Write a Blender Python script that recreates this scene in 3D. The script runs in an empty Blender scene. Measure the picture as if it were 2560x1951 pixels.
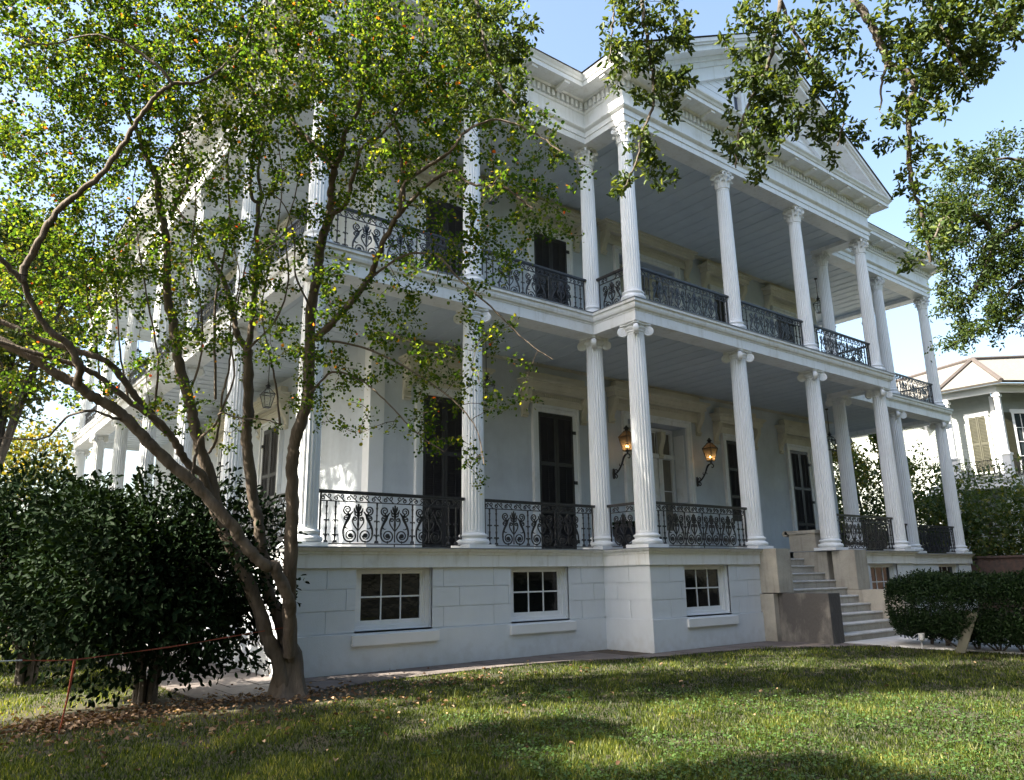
import bpy, math, random
import numpy as np
from mathutils import Vector, Matrix
rng = np.random.default_rng(7); random.seed(7)
R = math.radians
scene = bpy.context.scene
col = scene.collection
# ---------------------------------------------------------------- camera
CAM = np.array([-5.332, -12.659, 1.565])
FPX = 1905.33; YAW, PITCH, ROLL = R(38.104), R(13.731), R(-0.943)
fwd = np.array([math.sin(YAW)*math.cos(PITCH), math.cos(YAW)*math.cos(PITCH), math.sin(PITCH)])
rt = np.array([math.cos(YAW), -math.sin(YAW), 0.0]); up = np.cross(rt, fwd)
r2 = rt*math.cos(ROLL)+up*math.sin(ROLL); u2 = -rt*math.sin(ROLL)+up*math.cos(ROLL)
cd = bpy.data.cameras.new('camera'); cam = bpy.data.objects.new('camera', cd); col.objects.link(cam)
cd.sensor_width = 36; cd.lens = FPX/2560*36; cd.clip_end = 3000; cd.clip_start = .05
cam.matrix_world = Matrix(((r2[0], u2[0], -fwd[0], CAM[0]), (r2[1], u2[1], -fwd[1], CAM[1]), (r2[2], u2[2], -fwd[2], CAM[2]), (0, 0, 0, 1)))
scene.camera = cam
# ---------------------------------------------------------------- sky, sun, exposure
SUN_EL, SUN_A = R(42), R(14)         # sun stands behind the house, off its left end
sdir = Vector((-math.cos(SUN_EL)*math.cos(SUN_A), math.cos(SUN_EL)*math.sin(SUN_A), math.sin(SUN_EL)))
world = bpy.data.worlds.new('World'); scene.world = world; world.use_nodes = True
nt = world.node_tree; nt.nodes.clear()
sky = nt.nodes.new('ShaderNodeTexSky'); sky.sky_type = 'NISHITA'; sky.sun_disc = False
sky.sun_elevation = SUN_EL; sky.sun_rotation = math.atan2(sdir.x, sdir.y); sky.dust_density = 3.5; sky.air_density = 1.2; sky.ozone_density = 1.0
bg = nt.nodes.new('ShaderNodeBackground'); bg.inputs[1].default_value = 0.08
wo = nt.nodes.new('ShaderNodeOutputWorld'); nt.links.new(sky.outputs[0], bg.inputs[0]); nt.links.new(bg.outputs[0], wo.inputs[0])
sl = bpy.data.lights.new('sun', 'SUN'); sl.energy = 5.0; sl.angle = R(.53); sl.color = (1, .91, .76)
so = bpy.data.objects.new('sun', sl); col.objects.link(so); so.rotation_euler = sdir.to_track_quat('Z', 'Y').to_euler()
scene.view_settings.view_transform = 'Standard'; scene.view_settings.look = 'None'
scene.view_settings.exposure = 2.4; scene.view_settings.gamma = 1

# ---------------------------------------------------------------- materials
def nodes(name):
    m = bpy.data.materials.new(name); m.use_nodes = True; t = m.node_tree
    return m, t, t.nodes['Principled BSDF'], t.nodes['Material Output']
def mat(name, c, rough=.6, c2=None, scale=3.0, detail=6, bump=0, bscale=40, spec=.5, metal=0, stretch=(1, 1, 1), lo=.35, hi=.65, own=False, grime=None):
    m, t, b, o = nodes(name)
    b.inputs['Roughness'].default_value = rough; b.inputs['Metallic'].default_value = metal
    b.inputs['Specular IOR Level'].default_value = spec
    tc = t.nodes.new('ShaderNodeTexCoord'); mp = t.nodes.new('ShaderNodeMapping'); mp.inputs['Scale'].default_value = stretch
    oi = t.nodes.new('ShaderNodeObjectInfo'); sc_ = t.nodes.new('ShaderNodeMath'); sc_.operation = 'MULTIPLY'; sc_.inputs[1].default_value = 37 if own else 0
    t.links.new(oi.outputs['Random'], sc_.inputs[0]); ad = t.nodes.new('ShaderNodeVectorMath'); t.links.new(tc.outputs['Object'], ad.inputs[0]); t.links.new(sc_.outputs[0], ad.inputs[1])
    t.links.new(ad.outputs[0], mp.inputs[0])
    if c2:
        n = t.nodes.new('ShaderNodeTexNoise'); n.inputs['Scale'].default_value = scale; n.inputs['Detail'].default_value = detail
        n.inputs['Roughness'].default_value = .65
        t.links.new(mp.outputs[0], n.inputs[0]); r = t.nodes.new('ShaderNodeValToRGB')
        r.color_ramp.elements[0].position = lo; r.color_ramp.elements[1].position = hi
        r.color_ramp.elements[0].color = (*c, 1); r.color_ramp.elements[1].color = (*c2, 1)
        t.links.new(n.outputs[0], r.inputs[0]); t.links.new(r.outputs[0], b.inputs['Base Color'])
    else: b.inputs['Base Color'].default_value = (*c, 1)
    if grime:   # streaks of old dirt running down the paint, and splash dirt low on the wall
        gc, amt, splash = grime
        m3 = t.nodes.new('ShaderNodeMapping'); m3.inputs['Scale'].default_value = (7, 7, .55); t.links.new(ad.outputs[0], m3.inputs[0])
        n3 = t.nodes.new('ShaderNodeTexNoise'); n3.inputs['Scale'].default_value = 1.0; n3.inputs['Detail'].default_value = 9; n3.inputs['Roughness'].default_value = .7; t.links.new(m3.outputs[0], n3.inputs[0])
        r3 = t.nodes.new('ShaderNodeMapRange'); r3.inputs[1].default_value = .52; r3.inputs[2].default_value = .80; r3.inputs[4].default_value = amt; t.links.new(n3.outputs[0], r3.inputs[0]); f = r3.outputs[0]
        if splash:
            sx = t.nodes.new('ShaderNodeSeparateXYZ'); t.links.new(tc.outputs['Object'], sx.inputs[0]); n4 = t.nodes.new('ShaderNodeTexNoise'); n4.inputs['Scale'].default_value = 6; n4.inputs['Detail'].default_value = 10; t.links.new(tc.outputs['Object'], n4.inputs[0])
            a1 = t.nodes.new('ShaderNodeMath'); a1.operation = 'MULTIPLY_ADD'; a1.inputs[1].default_value = .9; a1.inputs[2].default_value = -.42; t.links.new(n4.outputs[0], a1.inputs[0])
            s1 = t.nodes.new('ShaderNodeMath'); s1.operation = 'SUBTRACT'; t.links.new(a1.outputs[0], s1.inputs[0]); t.links.new(sx.outputs['Z'], s1.inputs[1])
            r4 = t.nodes.new('ShaderNodeMapRange'); r4.inputs[1].default_value = -.28; r4.inputs[2].default_value = .12; r4.inputs[4].default_value = splash; t.links.new(s1.outputs[0], r4.inputs[0])
            mx_ = t.nodes.new('ShaderNodeMath'); mx_.operation = 'MAXIMUM'; t.links.new(f, mx_.inputs[0]); t.links.new(r4.outputs[0], mx_.inputs[1]); f = mx_.outputs[0]
        mg = t.nodes.new('ShaderNodeMixRGB'); mg.inputs[2].default_value = (*gc, 1); src = b.inputs['Base Color'].links[0].from_socket; t.links.new(f, mg.inputs[0]); t.links.new(src, mg.inputs[1]); t.links.new(mg.outputs[0], b.inputs['Base Color'])
    if bump:
        n2 = t.nodes.new('ShaderNodeTexNoise'); n2.inputs['Scale'].default_value = bscale; n2.inputs['Detail'].default_value = 8
        t.links.new(mp.outputs[0], n2.inputs[0]); bp = t.nodes.new('ShaderNodeBump'); bp.inputs['Strength'].default_value = bump; bp.inputs['Distance'].default_value = .02
        t.links.new(n2.outputs[0], bp.inputs['Height']); t.links.new(bp.outputs[0], b.inputs['Normal'])
    return m
def leafmat(name, ramp, trans=.45, rough=.45, spec=.4, tgain=1.6):
    """leaf: per-leaf colour from attribute 'rnd', with transmitted light"""
    m, t, b, o = nodes(name)
    a = t.nodes.new('ShaderNodeAttribute'); a.attribute_name = 'rnd'
    r = t.nodes.new('ShaderNodeValToRGB'); e = r.color_ramp.elements
    while len(e) < len(ramp): e.new(.5)
    for i, (p, c) in enumerate(ramp): e[i].position = p; e[i].color = (*c, 1)
    t.links.new(a.outputs['Fac'], r.inputs[0]); t.links.new(r.outputs[0], b.inputs['Base Color'])
    b.inputs['Roughness'].default_value = rough; b.inputs['Specular IOR Level'].default_value = spec
    tr = t.nodes.new('ShaderNodeBsdfTranslucent'); hs = t.nodes.new('ShaderNodeMixRGB'); hs.blend_type = 'MULTIPLY'; hs.inputs[0].default_value = 1
    hs.inputs[2].default_value = (tgain*1.3, tgain*1.12, tgain*.4, 1); t.links.new(r.outputs[0], hs.inputs[1]); t.links.new(hs.outputs[0], tr.inputs[0])
    mx = t.nodes.new('ShaderNodeMixShader'); mx.inputs[0].default_value = trans
    t.links.new(b.outputs[0], mx.inputs[1]); t.links.new(tr.outputs[0], mx.inputs[2]); t.links.new(mx.outputs[0], o.inputs[0])
    return m
M = {}
M['white'] = mat('white_paint', (.77, .79, .82), .55, (.68, .70, .70), 1.3, 8, .12, 60, lo=.45, hi=.9)
M['trim'] = mat('aged_white_trim', (.77, .79, .81), .5, (.55, .54, .49), 2.2, 10, .15, 50, lo=.52, hi=.86, own=True, grime=((.33, .30, .22), .5, 0))
M['column'] = mat('column_paint', (.77, .80, .83), .45, (.61, .63, .63), 3, 8, .08, 70, stretch=(1, 1, .25), lo=.5, hi=.9, own=True, grime=((.42, .40, .35), .35, 0))
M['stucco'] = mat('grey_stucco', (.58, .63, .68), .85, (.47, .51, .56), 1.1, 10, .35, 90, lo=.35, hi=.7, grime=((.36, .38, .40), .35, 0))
M['block'] = mat('painted_block', (.68, .725, .78), .75, (.61, .65, .70), 1.2, 10, .3, 80, lo=.4, hi=.8, grime=((.40, .40, .38), .14, .38))
M['ceil'] = mat('blue_ceiling_paint', (.57, .635, .70), .5, (.50, .56, .63), 2, 6, .05, 40)
M['cream'] = mat('cream_trim', (.68, .65, .55), .6, (.58, .55, .45), 2, 8, .15, 60)
M['deck'] = mat('grey_deck_paint', (.25, .28, .32), .6, (.18, .2, .23), 5, 8, .2, 40)
M['iron'] = mat('black_iron', (.008, .009, .011), .38, (.025, .025, .03), 6, 6, .2, 60, spec=.6)
M['shutter'] = mat('black_shutter', (.018, .017, .02), .42, (.03, .028, .03), 4, 6, .1, 60)
M['stone'] = mat('stair_stone', (.46, .43, .37), .8, (.30, .28, .24), 1.6, 12, .5, 30, lo=.35, hi=.7, own=True, grime=((.13, .12, .10), .7, .5))
M['marble'] = mat('tread_stone', (.58, .58, .57), .6, (.42, .41, .39), 3, 10, .25, 40, own=True, grime=((.2, .18, .15), .5, 0))
M['sootstone'] = mat('stained_stone', (.33, .31, .28), .85, (.085, .08, .078), 1.3, 14, .6, 25, stretch=(1, 1, .45), lo=.30, hi=.54)
M['roof'] = mat('roof_metal', (.08, .075, .07), .7, (.14, .12, .1), 3)
M['glass'] = mat('dark_glass', (.006, .007, .008), .05, None, bump=.3, bscale=4, spec=.35)
M['blueglass'] = mat('attic_glass', (.02, .04, .09), .05, None, bump=.02, bscale=3, spec=.9)
M['curtain'] = mat('curtain', (.22, .2, .17), .9, (.15, .14, .12), 12, stretch=(6, 6, .3))
M['bark'] = mat('crape_bark', (.058, .042, .029), .85, (.135, .105, .078), 3.5, 10, .9, 14, stretch=(2.2, 2.2, .5), lo=.35, hi=.72)
M['oakbark'] = mat('oak_bark', (.055, .045, .036), .9, (.11, .095, .08), 9, 8, .8, 30)
M['dirt'] = mat('dirt', (.045, .032, .022), .95, (.08, .058, .04), 3, 10, .6, 20)
M['slate'] = mat('slate_flag', (.085, .072, .068), .75, (.14, .12, .112), 2.3, 10, .35, 25)
M['conc'] = mat('pale_walk', (.52, .52, .52), .8, (.42, .42, .42), 2, 8, .2, 30)
M['orange'] = mat('orange_ribbon', (.36, .07, .035), .6, (.22, .05, .03), 8)
M['rope'] = mat('grey_rope', (.42, .44, .46), .7)
M['brick'] = mat('old_brick', (.13, .08, .065), .9, (.07, .055, .05), 6, 8, .6, 20)
M['siding'] = mat('grey_siding', (.27, .30, .285), .65, (.23, .255, .24), 2, 6, .1, 40)
M['shingle'] = mat('roof_shingle', (.165, .16, .145), .9, (.125, .12, .108), 9, 10, .5, 30)
M['ridge'] = mat('ridge_tile', (.075, .062, .056), .85, (.06, .05, .045), 8)
M['olive'] = mat('olive_shutter', (.055, .055, .032), .5, (.04, .04, .025), 4)
M['signm'] = mat('sign_board', (.13, .13, .10), .6, (.09, .09, .07), 5)
def emis(name, c, s):
    m, t, b, o = nodes(name); e = t.nodes.new('ShaderNodeEmission'); e.inputs[0].default_value = (*c, 1); e.inputs[1].default_value = s
    t.links.new(e.outputs[0], o.inputs[0]); return m
M['flame'] = emis('gas_flame', (1, .58, .22), 14)
def thin_glass(name, tint, dens, rough=.3):
    m, t, b, o = nodes(name); tr = t.nodes.new('ShaderNodeBsdfTransparent'); tr.inputs[0].default_value = (*tint, 1)
    tl = t.nodes.new('ShaderNodeBsdfTranslucent'); tl.inputs[0].default_value = (*tint, 1)
    gl = t.nodes.new('ShaderNodeBsdfGlossy'); gl.inputs[0].default_value = (.8, .8, .8, 1); gl.inputs[1].default_value = .08
    m1 = t.nodes.new('ShaderNodeMixShader'); m1.inputs[0].default_value = dens; t.links.new(tr.outputs[0], m1.inputs[1]); t.links.new(tl.outputs[0], m1.inputs[2])
    m2 = t.nodes.new('ShaderNodeMixShader'); m2.inputs[0].default_value = .06; t.links.new(m1.outputs[0], m2.inputs[1]); t.links.new(gl.outputs[0], m2.inputs[2])
    t.links.new(m2.outputs[0], o.inputs[0]); return m
M['lampglass'] = thin_glass('frosted_lamp_glass', (.42, .36, .29), .30)
M['clearglass'] = thin_glass('clear_lamp_glass', (.85, .88, .88), .12)
def grassmat():
    m, t, b, o = nodes('grass_blade')
    a = t.nodes.new('ShaderNodeAttribute'); a.attribute_name = 'rnd'; r = t.nodes.new('ShaderNodeValToRGB'); e = r.color_ramp.elements
    e.new(.5); e.new(.8)
    for i, (p, c) in enumerate([(0, (.010, .022, .004)), (.40, (.040, .064, .010)), (.72, (.115, .145, .028)), (1, (.29, .28, .085))]): e[i].position = p; e[i].color = (*c, 1)
    t.links.new(a.outputs['Fac'], r.inputs[0]); t.links.new(r.outputs[0], b.inputs['Base Color']); b.inputs['Roughness'].default_value = .5; b.inputs['Specular IOR Level'].default_value = .3
    tr = t.nodes.new('ShaderNodeBsdfTranslucent'); g = t.nodes.new('ShaderNodeMixRGB'); g.blend_type = 'MULTIPLY'; g.inputs[0].default_value = 1; g.inputs[2].default_value = (2.2, 2.0, .7, 1)
    t.links.new(r.outputs[0], g.inputs[1]); t.links.new(g.outputs[0], tr.inputs[0]); mx = t.nodes.new('ShaderNodeMixShader'); mx.inputs[0].default_value = .4
    t.links.new(b.outputs[0], mx.inputs[1]); t.links.new(tr.outputs[0], mx.inputs[2]); t.links.new(mx.outputs[0], o.inputs[0]); return m
M['grass'] = grassmat()
M['lawn'] = mat('lawn_soil', (.022, .026, .010), .95, (.05, .04, .02), 2.5, 12, .5, 30)
M['crape'] = leafmat('crape_leaf', [(0, (.006, .016, .004)), (.55, (.016, .034, .006)), (.90, (.040, .058, .010)), (.993, (.075, .078, .012)), (.997, (.24, .08, .014)), (1, (.22, .03, .012))], .6, .65, .12, 4.8)
M['oak'] = leafmat('oak_leaf', [(0, (.02, .04, .012)), (.7, (.045, .075, .02)), (1, (.13, .17, .035))], .34, .5, .2, 1.8)
M['camellia'] = leafmat('camellia_leaf', [(0, (.006, .016, .006)), (1, (.011, .023, .008))], .08, .6, .06, 1.5)
M['box'] = leafmat('box_leaf', [(0, (.006, .018, .005)), (1, (.013, .03, .008))], .12, .55, .18, 1.4)
M['shrub'] = leafmat('shrub_leaf', [(0, (.03, .06, .018)), (.8, (.07, .11, .03)), (1, (.2, .2, .05))], .4, .45, .4, 1.6)
M['yellow'] = leafmat('autumn_leaf', [(0, (.035, .06, .014)), (.5, (.075, .095, .018)), (1, (.21, .17, .03))], .5, .5, .3, 1.3)
M['litter'] = leafmat('dry_leaf', [(0, (.07, .035, .018)), (.6, (.17, .105, .06)), (1, (.40, .28, .17))], .15, .7, .3, 1.2)
M['clover'] = leafmat('clover_leaf', [(0, (.035, .08, .018)), (1, (.07, .125, .032))], .35, .45, .4, 1.5)

# ---------------------------------------------------------------- object helpers
def tag(o, label=None, cat=None, group=None, kind=None):
    if label: o['label'] = label
    if cat: o['category'] = cat
    if group: o['group'] = group
    if kind: o['kind'] = kind
    return o
def empty(name, loc=(0, 0, 0), rz=0, label=None, cat=None, group=None):
    o = bpy.data.objects.new(name, None); col.objects.link(o); o.location = loc; o.rotation_euler.z = rz; o.empty_display_size = .2
    return tag(o, label, cat, group)
def copy_tree(o, parent=None):
    c = o.copy(); col.objects.link(c)
    if parent is not None: c.parent = parent
    for ch in list(o.children): copy_tree(ch, c)
    return c
class MB:
    def __init__(s): s.v = []; s.f = []; s.n = 0
    def add(s, v, f):
        v = np.asarray(v, float).reshape(-1, 3); s.v.append(v); n = s.n
        s.f += [tuple(int(i)+n for i in q) for q in f]; s.n += len(v); return s
    def box(s, x0, x1, y0, y1, z0, z1):
        return s.add([(x, y, z) for z in (z0, z1) for y in (y0, y1) for x in (x0, x1)],
                     [(0, 2, 3, 1), (4, 5, 7, 6), (0, 1, 5, 4), (2, 6, 7, 3), (0, 4, 6, 2), (1, 3, 7, 5)])
    def prism(s, poly, fn, d0, d1):
        """poly: 2D points, fn(a,b,d)->xyz"""
        n = len(poly); v = [fn(a, b, d0) for a, b in poly]+[fn(a, b, d1) for a, b in poly]
        return s.add(v, [tuple(range(n-1, -1, -1)), tuple(range(n, 2*n))]+[(i, (i+1) % n, n+(i+1) % n, n+i) for i in range(n)])
    def lathe(s, prof, seg=24, c=(0, 0, 0), cap=True):
        a = np.arange(seg)*2*math.pi/seg; v = []
        for r_, z in prof: v += [(c[0]+r_*math.cos(t), c[1]+r_*math.sin(t), c[2]+z) for t in a]
        f = [(k*seg+i, k*seg+(i+1) % seg, (k+1)*seg+(i+1) % seg, (k+1)*seg+i) for k in range(len(prof)-1) for i in range(seg)]
        if cap: f += [tuple(range(seg-1, -1, -1)), tuple((len(prof)-1)*seg+i for i in range(seg))]
        return s.add(v, f)
    def tube(s, pts, rad, seg=8, cap=True, wob=0):
        p = np.asarray(pts, float); n = len(p); rad = np.broadcast_to(rad, n)
        t = np.gradient(p, axis=0); t /= np.linalg.norm(t, axis=1)[:, None]+1e-9
        ref = np.array([.31, .17, .94]) if abs(t[0][2]) < .9 else np.array([.9, .4, .1]); v = []
        for i in range(n):
            a = np.cross(t[i], ref); a /= np.linalg.norm(a)+1e-9; b = np.cross(t[i], a); ref = np.cross(a, t[i])
            for k in range(seg):
                th = 2*math.pi*k/seg; rr = rad[i]*(1+wob*math.sin(3*th+i*.35)+wob*.6*math.sin(5*th-i*.2))
                v.append(p[i]+rr*(a*math.cos(th)+b*math.sin(th)))
        f = [(k*seg+i, k*seg+(i+1) % seg, (k+1)*seg+(i+1) % seg, (k+1)*seg+i) for k in range(n-1) for i in range(seg)]
        if cap: f += [tuple(range(seg-1, -1, -1)), tuple((n-1)*seg+i for i in range(seg))]
        return s.add(v, f)
    def ribbon(s, pts, w, d=.016, plane='xz', y=0, wk=1.25):
        """flat bar following 2D points (x,z), width w in the plane and depth d across it"""
        p = np.asarray(pts, float); n = len(p); w = np.broadcast_to(w, n)*wk; t = np.gradient(p, axis=0); t /= np.linalg.norm(t, axis=1)[:, None]+1e-9
        nn = np.stack([-t[:, 1], t[:, 0]], 1)*w[:, None]/2; a = p+nn; b = p-nn; v = []
        for i in range(n): v += [(a[i][0], y-d/2, a[i][1]), (b[i][0], y-d/2, b[i][1]), (b[i][0], y+d/2, b[i][1]), (a[i][0], y+d/2, a[i][1])]
        f = [(4*k+i, 4*k+(i+1) % 4, 4*k+4+(i+1) % 4, 4*k+4+i) for k in range(n-1) for i in range(4)]+[(3, 2, 1, 0), (4*n-4, 4*n-3, 4*n-2, 4*n-1)]
        return s.add(v, f)
    def merge(s, o, xf=None):
        v = np.concatenate(o.v); v = xf(v) if xf else v
        return s.add(v, o.f)
    def mesh(s, name, m, smooth=False):
        me = bpy.data.meshes.new(name); v = np.concatenate(s.v) if s.v else np.zeros((0, 3))
        me.from_pydata(v.tolist(), [], s.f); me.update()
        if m: me.materials.append(m)
        if smooth:
            me.polygons.foreach_set('use_smooth', [True]*len(me.polygons))
            me.set_sharp_from_angle(angle=R(smooth if smooth is not True else 40))
        return me
    def build(s, name, m, parent=None, smooth=False, loc=(0, 0, 0), rz=0):
        o = bpy.data.objects.new(name, s.mesh(name, m, smooth)); col.objects.link(o); o.location = loc; o.rotation_euler.z = rz
        if parent is not None: o.parent = parent
        return o
def quadmesh(name, V, Q, m, rnd=None, parent=None, smooth=False):
    """fast mesh of quads / tris from arrays"""
    k = Q.shape[1]; me = bpy.data.meshes.new(name); me.vertices.add(len(V)); me.vertices.foreach_set('co', V.astype(np.float32).ravel())
    me.loops.add(Q.size); me.loops.foreach_set('vertex_index', Q.astype(np.int32).ravel())
    me.polygons.add(len(Q)); me.polygons.foreach_set('loop_start', np.arange(0, Q.size, k, dtype=np.int32))
    if rnd is not None:
        a = me.attributes.new('rnd', 'FLOAT', 'FACE'); a.data.foreach_set('value', rnd.astype(np.float32))
    me.update(calc_edges=True); me.validate(); me.materials.append(m)
    if smooth: me.polygons.foreach_set('use_smooth', [True]*len(Q))
    o = bpy.data.objects.new(name, me); col.objects.link(o)
    if parent is not None: o.parent = parent
    return o
def unit(a): return a/(np.linalg.norm(a, axis=-1, keepdims=True)+1e-9)
def leaf_arrays(P, D, N, L, wid=.8, fold=.15):
    """P points, D direction along the leaf, N face normal, L length"""
    D = unit(D); S = unit(np.cross(D, N)); N = np.cross(S, D); n = len(P); L = np.broadcast_to(L, n)
    tpl = [(0, 0, 0), (.28, -.42*wid, fold), (.72, -.38*wid, fold), (1, 0, 0), (.72, .38*wid, fold), (.28, .42*wid, fold)]
    V = np.stack([P+L[:, None]*(D*a+S*b+N*(c-(a-.5)**2*.25)) for a, b, c in tpl], 1).reshape(-1, 3)
    b = np.arange(n)[:, None]*6
    Q = np.concatenate([b+np.array([0, 1, 2, 3]), b+np.array([0, 3, 4, 5])], 1).reshape(-1, 4)
    return V, Q
def leaves(name, P, D, N, L, m, wid=.8, fold=.15, parent=None, r=None):
    V, Q = leaf_arrays(P, D, N, L, wid, fold); r = rng.random(len(P)) if r is None else r
    return quadmesh(name, V, Q, m, np.repeat(r, 2), parent)
def catmull(p, k=5):
    p = np.asarray(p, float)
    if len(p) < 3:
        t = np.linspace(0, 1, k+1)[:, None]; return p[0]*(1-t)+p[-1]*t
    q = np.vstack([2*p[0]-p[1], p, 2*p[-1]-p[-2]]); out = []
    for i in range(1, len(q)-2):
        for t in np.arange(k)/k:
            out.append(.5*((2*q[i])+(-q[i-1]+q[i+1])*t+(2*q[i-1]-5*q[i]+4*q[i+1]-q[i+2])*t*t+(-q[i-1]+3*q[i]-3*q[i+1]+q[i+2])*t**3))
    out.append(p[-1]); return np.array(out)
def sweep(mb, path, prof):
    p = np.asarray(path, float); n = len(p); k = len(prof); V = []
    for i in range(n):
        ns = []
        for a, b in ((i-1, i), (i, i+1)):
            if a >= 0 and b < n:
                d = p[b]-p[a]; d /= np.linalg.norm(d); ns.append(np.array([d[1], -d[0]]))
        m_ = ns[0] if len(ns) == 1 else (ns[0]+ns[1])/(1+ns[0]@ns[1])
        for o, z in prof: q = p[i]+m_*o; V.append((q[0], q[1], z))
    F = [(i*k+j, (i+1)*k+j, (i+1)*k+(j+1) % k, i*k+(j+1) % k) for i in range(n-1) for j in range(k)]
    F += [tuple(range(k)), tuple((n-1)*k+j for j in range(k-1, -1, -1))]
    mb.add(V, F)
def cr2(a, b): return a[0]*b[1]-a[1]*b[0]
def seg_boxes(mb, path, o0, o1, z0, z1, wd, pitch, margin=.1, taper=None):
    """boxes spaced along every segment of a path"""
    p = np.asarray(path, float)
    for i in range(len(p)-1):
        d = p[i+1]-p[i]; L = np.linalg.norm(d); d /= L; n = np.array([d[1], -d[0]])
        s0 = 0; s1 = L
        if i < len(p)-2: s1 = L+np.sign(cr2(d, p[i+2]-p[i+1]))*o1
        if i > 0: s0 = -np.sign(cr2(p[i]-p[i-1], d))*o1
        c = max(1, int(round((s1-s0)/pitch)))
        for j in range(c):
            t = s0+(j+.5)*(s1-s0)/c; q = [p[i]+d*(t+e)+n*o for o in (o0, o1) for e in (-wd/2, wd/2)]
            zz = (z0, z0) if taper is None else (z0, z0+taper)
            v = [(q[0][0], q[0][1], zz[0]), (q[1][0], q[1][1], zz[0]), (q[3][0], q[3][1], zz[1]), (q[2][0], q[2][1], zz[1]),
                 (q[0][0], q[0][1], z1), (q[1][0], q[1][1], z1), (q[3][0], q[3][1], z1), (q[2][0], q[2][1], z1)]
            mb.add(v, [(3, 2, 1, 0), (4, 5, 6, 7), (0, 1, 5, 4), (1, 2, 6, 5), (2, 3, 7, 6), (3, 0, 4, 7)])
def holewall(mb, u0, u1, z0, z1, holes, fn, depth=.25):
    """sheet with openings and their reveals; fn(u, z, d) -> xyz, d = depth inward"""
    us = sorted({u0, u1, *[h[0] for h in holes], *[h[1] for h in holes]}); zs = sorted({z0, z1, *[h[2] for h in holes], *[h[3] for h in holes]})
    for i in range(len(us)-1):
        for j in range(len(zs)-1):
            cu, cz = (us[i]+us[i+1])/2, (zs[j]+zs[j+1])/2
            if any(h[0] < cu < h[1] and h[2] < cz < h[3] for h in holes): continue
            mb.add([fn(us[i], zs[j], 0), fn(us[i+1], zs[j], 0), fn(us[i+1], zs[j+1], 0), fn(us[i], zs[j+1], 0)], [(0, 1, 2, 3)])
    for h in holes:
        c = [(h[0], h[2]), (h[1], h[2]), (h[1], h[3]), (h[0], h[3])]
        for i in range(4):
            a, b = c[i], c[(i+1) % 4]; mb.add([fn(*a, 0), fn(*b, 0), fn(*b, depth), fn(*a, depth)], [(0, 1, 2, 3)])
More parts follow.
